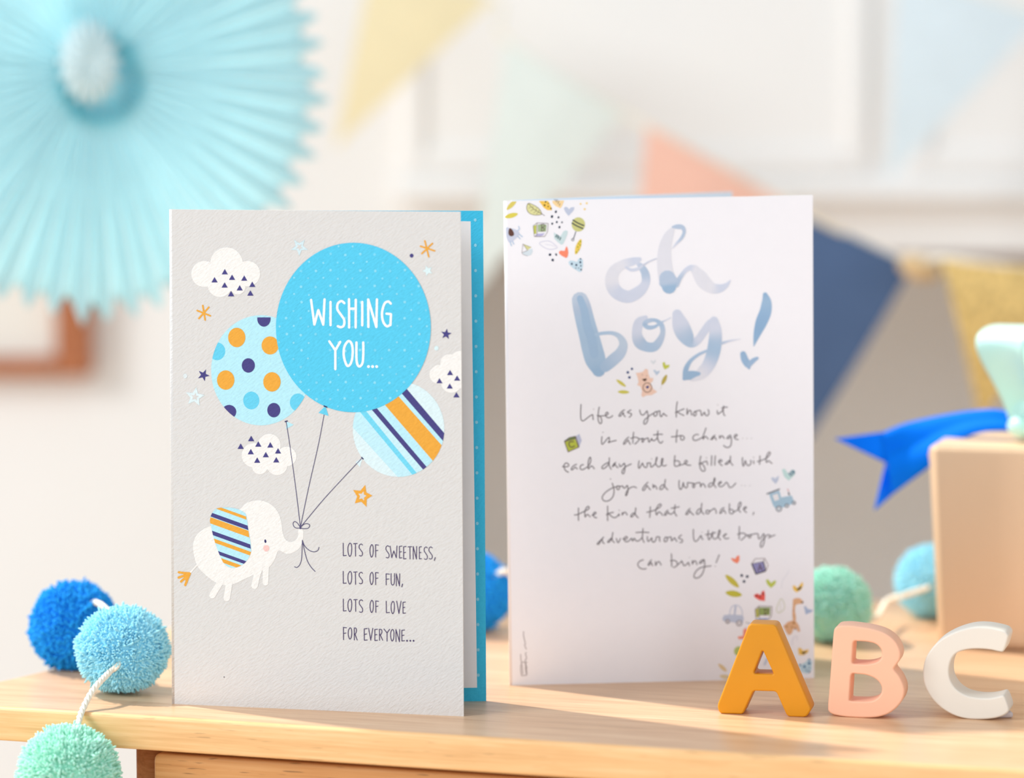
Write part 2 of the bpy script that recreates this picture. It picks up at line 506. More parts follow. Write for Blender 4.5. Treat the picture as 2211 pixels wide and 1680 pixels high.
# ------------------------------------------------------------------ bunting
def flag(pa, pb, pt, y, m, label, group, bulge=0.006, seed=0):
    A, B, T = at(*pa, y), at(*pb, y - 0.004), at(*pt, y + 0.01)
    n = 12; V, Fa = [], []; th = 0.0008
    for sgn in (0, 1):
        b = len(V); idx = {}
        for i in range(n + 1):
            for j in range(n + 1 - i):
                s, t = i / n, j / n
                p = A * (1 - s - t) + B * s + T * t
                d = math.sin(math.pi * s) * 0.5 + math.sin(math.pi * t + seed) * 0.6
                idx[(i, j)] = len(V); V.append(p + Vector((0, -bulge * d + (th if sgn else 0), 0)))
        for i in range(n):
            for j in range(n - i):
                q = [(idx[(i, j)], idx[(i + 1, j)], idx[(i, j + 1)])]
                if i + j < n - 1: q.append((idx[(i + 1, j)], idx[(i + 1, j + 1)], idx[(i, j + 1)]))
                for f in q: Fa.append(f if sgn == 0 else f[::-1])
    m_ = len(V) // 2
    edge = [(i, 0) for i in range(n)] + [(n - j, j) for j in range(n)] + [(0, n - j) for j in range(n)]
    idx = {}; c = 0
    for i in range(n + 1):
        for j in range(n + 1 - i): idx[(i, j)] = c; c += 1
    for k in range(len(edge)):
        p, q = idx[edge[k - 1]], idx[edge[k]]
        Fa.append((p, q, q + m_, p + m_))
    o = mesh_obj('bunting_flag', V, Fa, m, None, A, smooth=False)
    fix_normals(o)
    return tag(o, label, 'bunting flag', group)
G1 = 'triangular flags of the party bunting'
flag((800, -64), (1065, -2), (722, 322), 1.93, tissue('yellow_paper', (252, 242, 208), 0.25), 'pale yellow triangular bunting flag right of the turquoise paper fan', G1)
flag((1092, 88), (1345, 245), (1012, 648), 1.90, tissue('mint_paper', (243, 249, 246), 0.25), 'pale mint triangular bunting flag hanging above the gap between the two cards', G1, seed=0.3)
flag((1396, 272), (1690, 436), (1345, 830), 1.84, tissue('coral_paper', (255, 213, 194), 0.2), 'coral pink triangular bunting flag rising behind the top of the white card', G1, seed=0.6)
flag((1705, 448), (1972, 574), (1738, 960), 1.66, plain('navy_paper', (84, 108, 147), 0.8, 0.2, 0.05, 30), 'navy blue triangular bunting flag beside the right edge of the white card', G1)
flag((2032, 560), (2330, 590), (2118, 910), 1.58, glitter('gold_glitter', (232, 202, 130)), 'glittery gold triangular bunting flag behind the mint satin bow', G1, seed=0.4)
flag((1938, -66), (2250, 36), (1914, 392), 1.95, tissue('ice_blue_paper', (240, 250, 255), 0.3), 'very pale ice blue bunting flag at the upper right', G1, seed=0.2)
M_cord = plain('cream_cord', (245, 236, 215), 0.8, 0.2, 0.04, 300)
def cord(pts, label):
    V, Fa = [], []
    tube(V, Fa, [at(u, v, y + 0.0035) for u, v, y in cr(pts, False, 6)], 0.0016, 6)
    o = mesh_obj('twine', V, Fa, M_cord, None, V[0], smooth=True)
    return tag(o, label, 'string', 'strings the bunting flags hang from')
cord([(520, -140, 1.95), (800, -66, 1.931), (1065, -4, 1.93), (1092, 86, 1.905), (1345, 243, 1.90), (1396, 270, 1.846), (1690, 434, 1.843), (1705, 446, 1.665), (1972, 572, 1.655), (2032, 558, 1.58), (2330, 588, 1.57), (2600, 560, 1.55)],
     'thin cream twine carrying the yellow, mint, coral, navy and gold flags')
cord([(1700, -160, 1.97), (1938, -68, 1.952), (2250, 34, 1.945), (2500, 90, 1.94)], 'thin cream twine carrying the ice blue flag at the upper right')
bd = at(1985, 578, 1.635)
bm = bmesh.new(); bmesh.ops.create_uvsphere(bm, u_segments=20, v_segments=12, radius=0.0085)
me = bpy.data.meshes.new('wooden_bead'); bm.to_mesh(me); bm.free()
for p in me.polygons: p.use_smooth = True
me.materials.append(plain('bead_wood', (226, 196, 150), 0.5, 0.4, 0.05, 200))
o = link(bpy.data.objects.new('wooden_bead', me)); o.location = bd; o.scale = (1.5, 1, 0.9); o.rotation_euler = (0, 0.3, 0)
tag(o, 'small pale round bead on the bunting cord between the navy and gold flags', 'bead')

# ------------------------------------------------------------------ paper fan
def paper_fan():
    c = at(196, 152, 1.45); R = 0.120
    root = empty('paper_fan', c, 'large turquoise pleated tissue paper fan hanging at the upper left', 'paper fan')
    m = tissue('turquoise_tissue', (212, 246, 252), 0.45); m_shade = tissue('turquoise_fold_shade', (172, 239, 247), 0.35); m_core = tissue('pale_turquoise_folds', (240, 252, 254), 0.3)
    yaw = math.radians(14); cy, sy = math.cos(yaw), math.sin(yaw)
    NP, SUB = 54, 6; NA = NP * SUB
    def ring_mesh(name, prof, npleat, seed, zs=1.06, m=m, off=(0, 0)):
        na = npleat * SUB; V, Fa = [], []; rnd = random.Random(seed); jit = [rnd.uniform(-1, 1) for _ in range(npleat)]
        for j, (fr, dep, amp, sc) in enumerate(prof):
            for i in range(na):
                th = 2 * math.pi * i / na; ph = 2 * math.pi * (i % SUB) / SUB; jj = jit[i // SUB]
                r = R * fr * (1 - sc * (1 - math.cos(ph)) / 2) * (1 + 0.02 * jj * fr)
                d = dep + amp * math.cos(ph) + 0.003 * fr * jj
                x, z = r * math.cos(th) + off[0], r * math.sin(th) * zs + off[1]
                V.append(c + Vector((x * cy + d * sy, x * sy - d * cy, z)))
        for j in range(len(prof) - 1):
            for i in range(na):
                Fa.append((j * na + i, (j + 1) * na + i, (j + 1) * na + (i + 1) % na, j * na + (i + 1) % na))
        return fix_normals(mesh_obj(name, V, Fa, m, root, smooth=True))
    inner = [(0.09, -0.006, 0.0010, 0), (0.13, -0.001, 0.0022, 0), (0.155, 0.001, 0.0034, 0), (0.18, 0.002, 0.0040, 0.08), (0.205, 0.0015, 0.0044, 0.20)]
    ring_mesh('shade_crescent', inner, 40, 3, 1.10, m_shade, (0.0045, -0.0045))  # deeper ring set right and down: the core's shadow crescent as colour
    prof = [(0.08, -0.006, 0.0014, 0), (0.14, -0.002, 0.0026, 0), (0.22, 0.000, 0.0038, 0), (0.30, 0.001, 0.0046, 0), (0.38, 0.003, 0.0055, 0), (0.55, 0.003, 0.0070, 0),
            (0.74, 0.001, 0.0078, 0.0), (0.90, -0.001, 0.0086, 0.01), (0.97, -0.002, 0.0088, 0.05), (1.0, -0.002, 0.0084, 0.09)]
    ring_mesh('pleated_rim', prof, NP, 3)
    dome = [(0.003, 0.016, 0.0, 0), (0.04, 0.017, 0.0012, 0), (0.08, 0.0165, 0.0024, 0), (0.115, 0.014, 0.0034, 0.12), (0.138, 0.011, 0.0036, 0.24), (0.11, 0.005, 0.002, 0.08)]
    ring_mesh('center_rosette', dome, 16, 5, 1.40, m_core, (-0.002, 0.004))
    V, Fa = [], []
    tube(V, Fa, [c + Vector((0, 0.012, R * 0.9)), c + Vector((0, 0.012, R * 2.6)), c + Vector((0, 0.012, R * 5))], 0.0006, 6)
    mesh_obj('hanging_thread', V, Fa, M_cord, root, smooth=True)
paper_fan()

# ================================================================== the table
E0, E1 = ground(0, 1527), ground(2211, 1665)
TD = (E1 - E0); TD.z = 0; TD.normalize()          # along the front edge
ND = Vector((-TD.y, TD.x, 0))                      # away from the camera
TA = math.atan2(TD.y, TD.x)
def tp(s, t, z=0.0): return E0 + TD * s + ND * t + Vector((0, 0, z))
def ts(p): d = Vector(p) - E0; return d.dot(TD), d.dot(ND)
M_top = wood('oak_top', (200, 156, 118), (221, 180, 142), (234, 200, 164), TA, 1.0, 0.33, 0.5)
M_edge = wood('oak_edge', (226, 174, 118), (240, 190, 134), (248, 204, 152), TA, 1.0, 0.4, 0.45, 0.25)
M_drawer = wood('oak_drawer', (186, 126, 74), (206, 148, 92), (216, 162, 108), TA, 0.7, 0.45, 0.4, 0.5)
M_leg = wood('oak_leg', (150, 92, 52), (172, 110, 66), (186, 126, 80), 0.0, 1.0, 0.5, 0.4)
tb = empty('oak_table', tp(0.3, 0.15, -TZ), 'light oak table with rounded edges under the cards and wooden letters', 'table')
c1, c2 = ts(ground(112, 1447)), ts(ground(0, 1470))
dirx = ((c2[0] - c1[0]) / (c2[1] - c1[1]))
cs = c1[0] - dirx * (c1[1] - 0.0)
back = 0.352
foot = [(cs, 0.0, 0.012), (0.85, 0.0, 0.02), (0.85, back, 0.02), (c1[0] + 0.012, back, 0.02), (c1[0], c1[1], 0.03)]
TT = 0.0132
rounded_prism('table_top', round_poly(foot, 0.02, 8), [], TT, 0.0016, lambda a, b, d: tp(a, b, -d), [M_top, M_edge], tb, steps=4, mid=True)
def fs(u):                                          # table coordinate of a point on the front edge
    return ts(ground(u, 1527 + 138 * u / 2211))[0]
sd = fs(316)
V, Fa = [], []
zt = -TT - 0.0022
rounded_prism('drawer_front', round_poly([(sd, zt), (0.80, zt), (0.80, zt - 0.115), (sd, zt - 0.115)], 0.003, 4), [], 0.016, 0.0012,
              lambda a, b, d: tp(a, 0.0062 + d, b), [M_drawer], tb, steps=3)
bxs = []
def tbox(name, s0, s1, t0, t1, z0, z1, m, bev=0.0):
    V, Fa = box_verts((0, 0, 0), (1, 1, 1))
    W = [tp(s0 + x * (s1 - s0), t0 + y * (t1 - t0), z0 + z * (z1 - z0)) for x, y, z in V]
    o = mesh_obj(name, W, Fa, m, tb)
    if bev:
        k = o.modifiers.new('bevel', 'BEVEL'); k.width = bev; k.segments = 3
    return o
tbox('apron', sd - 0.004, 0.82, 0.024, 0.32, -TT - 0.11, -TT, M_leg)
sl0, sl1 = fs(246), fs(304)
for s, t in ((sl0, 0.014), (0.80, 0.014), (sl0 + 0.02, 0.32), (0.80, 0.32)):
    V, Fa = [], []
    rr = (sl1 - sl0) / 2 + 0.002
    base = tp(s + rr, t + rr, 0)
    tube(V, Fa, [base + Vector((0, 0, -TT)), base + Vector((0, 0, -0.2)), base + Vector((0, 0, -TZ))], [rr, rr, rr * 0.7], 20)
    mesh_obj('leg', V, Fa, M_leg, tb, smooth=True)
# ================================================================== greeting cards
INK_F, INK_S = ink_mat('ink_on_felt', True), ink_mat('ink_on_smooth', False)
def panel(name, fr, corners, m_front, m_back, parent, th=0.0005, fold=0.0, label=None, rows=1, bow=0.0):
    """A card panel from its four corners (a, b) on the frame: bottom left, bottom right, top right, top left."""
    bl, br, tr, tl = corners; V, Fa, mi, sm = [], [], [], []
    S = [0.0, 0.03, 0.1, 0.2, 0.35, 0.55, 0.8, 1.0] if fold else [0.0]
    cols = [(s * fold, fold * 0.15 * (1 - math.sqrt(max(0, 1 - (1 - s) ** 2)))) for s in S] if fold else [(0, 0)]
    W = br[0] - bl[0]
    cols += [(fold + (W - fold) * k / 12, 0.0) for k in range(1, 13)]
    for side in (0, 1):
        for r in range(2):
            for a, dep in cols:
                f = a / W
                b0 = bl[1] + (br[1] - bl[1]) * f; b1 = tl[1] + (tr[1] - tl[1]) * f
                x0 = bl[0] + (br[0] - bl[0]) * f; x1 = tl[0] + (tr[0] - tl[0]) * f
                V.append(fr.p(x0 if r == 0 else x1, b0 if r == 0 else b1, -dep - th * side))
    n = len(cols); q = lambda s, r, k: s * 2 * n + r * n + k
    for k in range(n - 1):
        Fa.append((q(0, 0, k), q(0, 0, k + 1), q(0, 1, k + 1), q(0, 1, k))); mi.append(0); sm.append(fold > 0 and k < len(S) - 1)
        Fa.append((q(1, 0, k), q(1, 1, k), q(1, 1, k + 1), q(1, 0, k + 1))); mi.append(1); sm.append(False)
        Fa.append((q(0, 0, k), q(1, 0, k), q(1, 0, k + 1), q(0, 0, k + 1))); mi.append(2); sm.append(False)
        Fa.append((q(0, 1, k), q(0, 1, k + 1), q(1, 1, k + 1), q(1, 1, k))); mi.append(2); sm.append(False)
    for k in (0, n - 1):
        Fa.append((q(0, 0, k), q(0, 1, k), q(1, 1, k), q(1, 0, k))); mi.append(2); sm.append(False)
    o = mesh_obj(name, V, Fa, [m_front, m_back, M_white_edge], parent, mids=mi, smooth=sm, label=label)
    return fix_normals(o)
M_white_edge = plain('card_edge', (250, 248, 244), 0.8, 0.2, 0.01, 200)
M_grey = felt_paper('grey_felt_card', (216, 214, 213))
M_lining = felt_paper('blue_card_lining', (66, 192, 230))
M_insert = plain('insert_paper', (214, 214, 217), 0.8, 0.2, 0.01, 300)
M_white = plain('smooth_white_card', (246, 245, 252), 0.55, 0.35, 0.005, 200, 900, 0.03, 0.0003)
M_lin2 = plain('pale_blue_lining', (225, 240, 255), 0.7, 0.3, 0.01, 200)

def quad(fr, bl, br, tr, tl):
    c = [list(fr.uv(*p)) for p in (bl, br, tr, tl)]
    return c

# ------------------------------------------------------------------ the grey balloon card
L1, R1, Q1 = ground(371, 1520), ground(1001, 1547), ground(1050, 1514)
card1 = empty('greeting_card', L1 + Vector((0.05, 0, 0)), 'grey greeting card with printed balloons and an elephant, standing open', 'greeting card')
F1 = Frame(L1, R1)
c = quad(F1, (371, 1520), (1001, 1547), (994, 457), (365, 452)); c[0][1] = c[1][1] = 0.0
front1 = panel('front_panel', F1, c, M_grey, M_white_edge, card1, fold=0.0011)
FB = Frame(L1, Q1)
cb = quad(FB, (371, 1520), (1050, 1514), (1043, 455), (365, 454)); cb[0][1] = cb[1][1] = 0.0
L1b = 0.0009
back1 = panel('back_panel', FB, [[0.001, 0]] + [cb[1], cb[2]] + [[cb[3][0] + 0.001, cb[3][1]]], M_lining, M_grey, card1, label='blue lined back panel')
FI = Frame(L1 + Vector((0.001, 0.0, 0)), ground(1036, 1529))
ci = quad(FI, (396, 1493), (1030, 1485), (1016, 478), (390, 474))
panel('insert_page', FI, ci, M_insert, M_insert, card1, th=0.0002)
EDGE1 = None
GREY, WHITE = (216, 214, 213), (240, 238, 236)
INDIGO, ORANGE, AQUA, PALE, ICE = (74, 70, 132), (234, 168, 66), (88, 202, 238), (182, 231, 245), (218, 238, 244)
win1 = [(360, 440), (994, 440), (1001, 1560), (360, 1560)]
def tri(p, x, y, hw, h, lay=3): p.poly([(x - hw, y), (x + hw, y), (x, y - h)], INDIGO, lay)
# clouds
p = Print(F1).zoom(350, 430, 400)
for x, y, r in ((505, 893, 156), (770, 770, 195), (1020, 890, 152), (690, 1020, 148), (850, 930, 170), (905, 1048, 90)): p.ell(x, y, r, None, WHITE, 1)
for x, y in ((749, 898), (627, 994), (836, 964), (981, 974), (747, 1056), (1077, 1048), (927, 1090), (824, 1160), (1054, 1152)): tri(p, x, y, 37, 64)
p.build('printed_cloud', front1, INK_F)
p = Print(F1).zoom(360, 920, 350); p.sc = 4.2
for x, y, r in ((790, 265, 110), (930, 173, 103), (1088, 276, 89), (845, 368, 70), (1002, 352, 94), (900, 290, 105)): p.ell(x, y, r, None, WHITE, 1)
for x, y in ((766, 137), (671, 207), (831, 187), (940, 195), (763, 256), (899, 283), (1010, 249), (821, 333), (994, 330)): tri(p, x, y, 28, 49)
p.build('printed_cloud', front1, INK_F)
p = Print(F1, window=win1); p.ox, p.oy, p.sc = 660, 720, 4.2
for x, y, r in ((1210, 372, 87), (1305, 272, 85), (1400, 250, 92), (1322, 442, 96), (1400, 390, 110)): p.ell(x, y, r, None, WHITE, 1)
for x, y in ((1310, 378), (1214, 452), (1374, 428), (1307, 500), (1367, 580)): tri(p, x, y, 28, 47)
p.build('printed_cloud', front1, INK_F)
# balloon with dots
p = Print(F1).zoom(350, 650, 400)
def E(cx, cy, rx, ry, n=64): return [p.to(q) for q in ellipse(cx, cy, rx, ry, n)]
wl = E(1180, 827, 594, 657)
p.ell(1180, 827, 594, 657, PALE, 1, n=64)
for x, y, rx, ry in ((892, 435, 103, 116), (1290, 530, 102, 108), (760, 943, 104, 116), (1312, 965, 104, 116)): p.ell(x, y, rx, ry, ORANGE, 3)
for x, y, rx, ry in ((1030, 769, 78, 86), (1334, 1302, 78, 86), (800, 1322, 86, 82)): p.ell(x, y, rx, ry, INDIGO, 3, wl)
p.poly([q for q in ellipse(1216, 210, 80, 96, 40) if q[1] > 184], INDIGO, 3)
for x, y, rx, ry in ((656, 600, 98, 106), (1065, 1187, 96, 106), (1622, 1210, 96, 106)): p.ell(x, y, rx, ry, (104, 206, 238), 2, wl)
p.poly([(1488, 1440), (1572, 1476), (1480, 1528)], PALE, 1)
p.stroke([(1470, 1440), (1494, 1432)], 14, (50, 48, 96), 4)
p.build('printed_balloon', front1, INK_F, 'pale blue printed balloon with orange and indigo dots')
# balloon with stripes
p = Print(F1); p.ox, p.oy, p.sc = 660, 720, 4.2
wr = E(843, 868, 415, 433)
p.ell(843, 868, 415, 433, ICE, 1, n=64)
EDG = [((430, 855), (825, 1290)), ((500, 720), (960, 1272)), ((558, 715), (1000, 1256)), ((612, 706), (1070, 1240)), ((658, 692), (1102, 1215)), ((722, 652), (1145, 1145)), ((850, 578), (1222, 1000)), ((885, 560), (1246, 975)), ((930, 518), (1258, 905))]
STC = [(192, 233, 246), (116, 212, 240), (198, 234, 245), INDIGO, (186, 232, 246), ORANGE, (186, 232, 246), INDIGO]
def ext(e):
    (x0, y0), (x1, y1) = e; dx, dy = x1 - x0, y1 - y0
    return (x0 - dx * 0.6, y0 - dy * 0.6), (x1 + dx * 0.6, y1 + dy * 0.6)
for (e, g, cc) in zip(EDG, EDG[1:], STC):
    a0, a1 = ext(e); b0, b1 = ext(g)
    p.poly([a0, a1, b1, b0], cc, 2, wr)
p.poly([(516, 1132), (452, 1165), (492, 1212)], ICE, 1)
p.stroke([(508, 1124), (522, 1138)], 10, (50, 48, 96), 4)
p.build('printed_balloon', front1, INK_F, 'printed balloon with diagonal orange and indigo stripes')
# big balloon with lettering
p = Print(F1)
BX, BY, BRX, BRY = 763.2, 707.2, 167.2, 183
p.ell(BX, BY, BRX, BRY, AQUA, 5, n=96)
random.seed(4)
for i in range(-26, 27):
    for j in range(-26, 27):
        x = 762 + 15.9 * (i + j) + random.uniform(-1.5, 1.5); y = 705 + 17.3 * (i - j) + random.uniform(-1.5, 1.5)
        if ((x - BX) / (BRX - 4)) ** 2 + ((y - BY) / (BRY - 4)) ** 2 < 1:
            if abs(x - BX) < 94 and 640 < y < 800 and random.random() < 0.5: continue
            r = 3.0 if (i + j) % 2 else 2.3
            p.ell(x, y, r, None, (140, 219, 243) if (i * 3 + j) % 3 else (122, 212, 241), 6, n=10)
p.poly([(702.5, 876), (688, 891.5), (709.5, 898)], (104, 206, 238), 2)
p.stroke([(700, 876.5), (706, 879)], 2.6, (50, 48, 96), 7)
p.build('printed_balloon', front1, INK_F, 'large bright blue printed balloon')

GL = {'W': ['p', [(0, .02), (.24, 1), (.52, .42), (.88, 1), (.97, 0)]], 'I': ['p', [(.5, 0), (.5, 1)]],
      'S': ['s', [(.96, .08), (.62, .0), (.18, .1), (.14, .32), (.55, .52), (.94, .72), (.9, .93), (.55, 1), (.18, .96)]],
      'H': ['p', [(.08, 0), (.1, 1)], 'p', [(.92, .02), (.9, 1)], 'p', [(.1, .34), (.9, .33)]],
      'N': ['p', [(.06, 1), (.04, 0), (.9, 1), (.96, 0)]],
      'G': ['s', [(.96, .1), (.7, .02), (.32, .1), (.06, .45), (.16, .8), (.55, 1), (.92, .93)], 'p', [(.92, .95), (.98, .52), (.52, .5)]],
      'Y': ['p', [(0, 0), (.55, .32), (1, .02)], 'p', [(.55, .32), (.55, 1)]],
      'O': ['o', [(.5, 0), (.08, .25), (.05, .65), (.4, 1), (.8, .85), (.95, .45), (.85, .12)]],
      'U': ['s', [(.06, 0), (.06, .65), (.2, .93), (.5, 1), (.85, .85), (.95, .5), (.95, 0)]],
      'L': ['p', [(.05, 0), (.1, 1), (1, .98)]], 'T': ['p', [(0, .04), (1, .02)], 'p', [(.5, .03), (.55, 1)]],
      'F': ['p', [(.12, 1), (.08, .02), (1, .05)], 'p', [(.1, .5), (.82, .47)]],
      'E': ['p', [(1, .02), (.08, .05), (.1, 1), (1, .98)], 'p', [(.1, .52), (.8, .48)]],
      'V': ['p', [(0, 0), (.5, 1), (1, 0)]],
      'R': ['p', [(.12, 1), (.08, .02)], 's', [(.08, .02), (.6, .03), (.8, .22), (.55, .45), (.12, .52)], 'p', [(.3, .5), (1, 1)]],
      ',': ['p', [(.65, 0), (.3, 1)]]}
def glyph(p, ch, x0, x1, y0, y1, w, col, lay):
    if ch == '.': p.ell((x0 + x1) / 2, (y0 + y1) / 2, w, None, col, lay, n=14); return
    g = GL[ch]
    for kind, pts in zip(g[::2], g[1::2]):
        q = [(x0 + x * (x1 - x0), y0 + y * (y1 - y0)) for x, y in pts]
        p.stroke(q, w, col, lay, smooth=kind != 'p', closed=kind == 'o')
p = Print(F1)
for ch, x0, x1, y0, y1 in (('W', 672, 702, 646.5, 701), ('I', 711, 717, 652, 702), ('S', 726.5, 744.5, 650, 706.5), ('H', 752.5, 770, 646, 707), ('I', 780, 785, 652, 702.5), ('N', 794.5, 815, 646.5, 706), ('G', 824, 845, 650, 704.5),
                           ('Y', 711.5, 735, 737, 797), ('O', 742, 763, 736.5, 790), ('U', 769, 785.5, 739.5, 791)):
    glyph(p, ch, x0, x1, y0, y1, 5.0, (252, 251, 250), 7)
for x in (796, 804.8, 813.6): p.ell(x, 791.5, 3.1, None, (252, 251, 250), 7, n=16)
p.build('printed_lettering', front1, INK_F, 'white lettering WISHING YOU...')
TXT = [('LOTS', [(740.7, 747.5), (751, 760), (763.5, 771.2), (774.5, 783)], 1173, 1200), ('OF', [(798.6, 806.3), (810.4, 817)], 1176, 1202.5), ('SWEETNESS', [(832.4, 840.4), (842.3, 857.6), (862, 868), (871, 877), (881, 889), (891.8, 900), (905, 910), (915, 923), (925.2, 933.6)], 1178, 1204.5),
       ('LOTS', [(740.7, 747.5), (751, 760), (763.5, 771.2), (774.5, 783)], 1234, 1260), ('OF', [(798.6, 806.3), (810.4, 817)], 1236, 1262), ('FUN', [(833, 841), (844, 852.3), (855.4, 863.4)], 1238, 1263.5),
       ('LOTS', [(740.9, 747.5), (751, 760), (764, 771.4), (774.8, 783.3)], 1294, 1320), ('OF', [(798.8, 806.5), (810.8, 817.2)], 1296.5, 1322.5), ('LOVE', [(833.6, 841), (844.3, 852), (856.6, 866), (869.6, 875.4)], 1298, 1323.5),
       ('FOR', [(741, 748), (751.7, 760), (764.4, 771.2)], 1354.5, 1380), ('EVERYONE', [(786, 793), (796, 805), (808.8, 815), (818.6, 826.3), (829, 841.3), (843.2, 851), (854.6, 863.4), (867, 873.6)], 1357, 1382)]
DINK = (78, 66, 104)
random.seed(9)
for i_, (wd, xs, y0, y1) in enumerate(TXT):
    if wd in ('LOTS', 'FOR'): p = Print(F1)
    for k, (ch, (x0, x1)) in enumerate(zip(wd, xs)):
        sl = (x0 - xs[0][0]) * 0.034; a_, b_ = random.uniform(-0.8, 0.8), random.uniform(-0.8, 1.2)
        glyph(p, ch, x0, x1, y0 + sl + a_, y1 + sl + b_, 1.75, DINK, 2)
    if wd == 'SWEETNESS': glyph(p, ',', 936.5, 941.5, 1204, 1210, 2.0, DINK, 2)
    if wd == 'FUN': glyph(p, ',', 866.4, 870.6, 1261, 1267, 2.0, DINK, 2)
    if wd == 'EVERYONE':
        for x in (879, 886, 893): p.ell(x, 1383.6, 2.0, None, DINK, 2, n=12)
    if wd in ('SWEETNESS', 'FUN', 'LOVE', 'EVERYONE'): p.build('printed_lettering', front1, INK_F, 'dark lettering line ending in ' + wd)
# balloon strings
p = Print(F1); K = (648.7, 1138.5); SI = (86, 82, 118)
p.stroke([(618, 910), (628, 976), (640, 1065), K], 1.5, SI, 2)
p.stroke([(703, 878), (688, 958), (666, 1055), K], 1.5, SI, 2)
p.stroke([(782.3, 988.5), (745, 1028), (700, 1077), (664, 1120), K], 1.5, SI, 2)
z = lambda q: [(360 + x / 4.2, 920 + y / 4.2) for x, y in q]
p.stroke(z([(1212, 920), (1185, 880), (1160, 866), (1146, 885), (1155, 912), (1180, 926), (1212, 922)]), 1.5, SI, 2)
p.stroke(z([(1212, 920), (1250, 888), (1285, 888), (1297, 905), (1280, 927), (1240, 930), (1212, 922)]), 1.5, SI, 2)
p.ell(648.7, 1140, 2.2, 2.6, SI, 3, n=12)
for q in ([(1230, 1035), (1228, 1120), (1222, 1210), (1205, 1260), (1180, 1282), (1160, 1276)], [(1230, 1035), (1250, 1085), (1290, 1125), (1335, 1141), (1370, 1128), (1381, 1100)], [(1230, 1035), (1250, 1130), (1275, 1220), (1310, 1280), (1346, 1318)]):
    p.stroke(z(q), 1.5, SI, 2)
p.build('printed_strings', front1, INK_F, 'thin indigo balloon strings tied in a bow')
# elephant
p = Print(F1); p.ox, p.oy, p.sc = 360, 920, 4.2
p.poly([(660, 755), (720, 700), (800, 675), (880, 680), (960, 722), (1010, 782), (1038, 860), (1050, 950), (1072, 1020), (1110, 1050), (1160, 1040), (1190, 1000), (1195, 940), (1235, 945), (1238, 1010), (1212, 1095), (1150, 1146), (1085, 1158), (1015, 1130), (982, 1205), (932, 1278), (870, 1312), (790, 1350), (700, 1390), (610, 1432), (520, 1442), (430, 1410), (330, 1330), (275, 1262), (245, 1160), (240, 1070), (270, 990), (340, 930), (410, 900), (500, 850)], WHITE, 1, smooth=True)
p.stroke([(840, 1290), (815, 1370), (797, 1448)], 60, WHITE, 2); p.stroke([(902, 1260), (898, 1350), (897, 1420)], 54, WHITE, 2)
p.stroke([(490, 1410), (450, 1475), (414, 1535)], 58, WHITE, 2); p.stroke([(568, 1420), (556, 1490), (545, 1560)], 60, WHITE, 2)
p.stroke([(300, 1235), (262, 1275), (205, 1340)], 15, WHITE, 2)
for q in ((110, 1326), (108, 1374), (130, 1410), (168, 1442)): p.stroke([(207, 1338, 26), ((207 + q[0]) / 2, (1338 + q[1]) / 2, 20), (*q, 20)], 20, ORANGE, 3, smooth=False)
p.poly([(208, 1340), (150, 1330), (160, 1390), (190, 1420)], ORANGE, 3)
p.ell(903, 1108, 27, 29, (246, 200, 196), 3); p.ell(895, 1044, 9, 16, (52, 50, 104), 3, rot=-0.15)
ear = [(455, 748), (540, 737), (640, 752), (700, 782), (722, 812), (742, 945), (766, 1100), (756, 1170), (710, 1240), (650, 1276), (590, 1286), (540, 1265), (500, 1212), (440, 1060), (398, 890), (395, 838), (415, 785)]
ear = cr(ear, True, 5); p.poly(ear, (184, 231, 245), 3)
we = [p.to(q) for q in ear]
for yc, h, cc in ((783, 14, ORANGE), (866, 19, INDIGO), (920, 29, ORANGE), (1028, 19, INDIGO), (1092, 18, ORANGE), (1190, 16, INDIGO), (1246, 18, ORANGE)):
    sl = 0.36
    p.poly([(300, yc - h - sl * 280), (860, yc - h + sl * 280), (860, yc + h + sl * 280), (300, yc + h - sl * 280)], cc, 4, we)
p.build('printed_elephant', front1, INK_F, 'white printed elephant with a striped ear')
# stars and specks, each a small print of its own
def spark(x, y, arms, w, col):
    p = Print(F1)
    for a_, b_ in arms: p.stroke([a_, ((a_[0] + b_[0]) / 2, (a_[1] + b_[1]) / 2), b_], w, col, 2, smooth=False)
    p.build('printed_star', front1, INK_F, 'orange printed asterisk star')
z1 = lambda q: tuple((350 + x / 5.5275, 430 + y / 5.5275) for x, y in q); z2 = lambda q: tuple((650 + x / 5.393, 430 + y / 5.393) for x, y in q)
spark(0, 0, [z1(((486, 1270), (514, 1442))), z1(((420, 1330), (576, 1392))), z1(((558, 1290), (440, 1424)))], 3.6, ORANGE)
spark(0, 0, [z2(((1442, 486), (1487, 670))), z2(((1391, 548), (1556, 602))), z2(((1530, 516), (1407, 634)))], 3.6, ORANGE)
def star(x, y, R, col, deg, inner=0.42, hole=None, label=None):
    p = Print(F1); p.star(x, y, R, col, 2, deg, inner, hole, GREY); p.build('printed_star', front1, INK_F, label)
star(646.5, 533.5, 19.5, (208, 230, 238), 36, 0.42, 0.42, 'pale blue printed star outline')
star(923.5, 584.5, 12, (217, 237, 241), -22, 0.45)
star(439.5, 810, 13.5, INDIGO, 24, 0.4)
star(963.5, 721.5, 12, INDIGO, 8, 0.42)
star(421, 857, 21.5, (219, 236, 241), 8, 0.45, 0.42, 'very pale blue printed star outline')
p = Print(F1)
tips = [(540, 1373), (606, 1470), (552, 1573), (446, 1541), (431, 1420)]; cxy = (514, 1475); P_ = []
for k in range(5):
    a_, b_ = tips[k], tips[(k + 1) % 5]; m_ = ((a_[0] + b_[0]) / 2, (a_[1] + b_[1]) / 2)
    P_ += [a_, (cxy[0] + (m_[0] - cxy[0]) * 0.62, cxy[1] + (m_[1] - cxy[1]) * 0.62)]
p.ox, p.oy, p.sc = 660, 720, 4.2
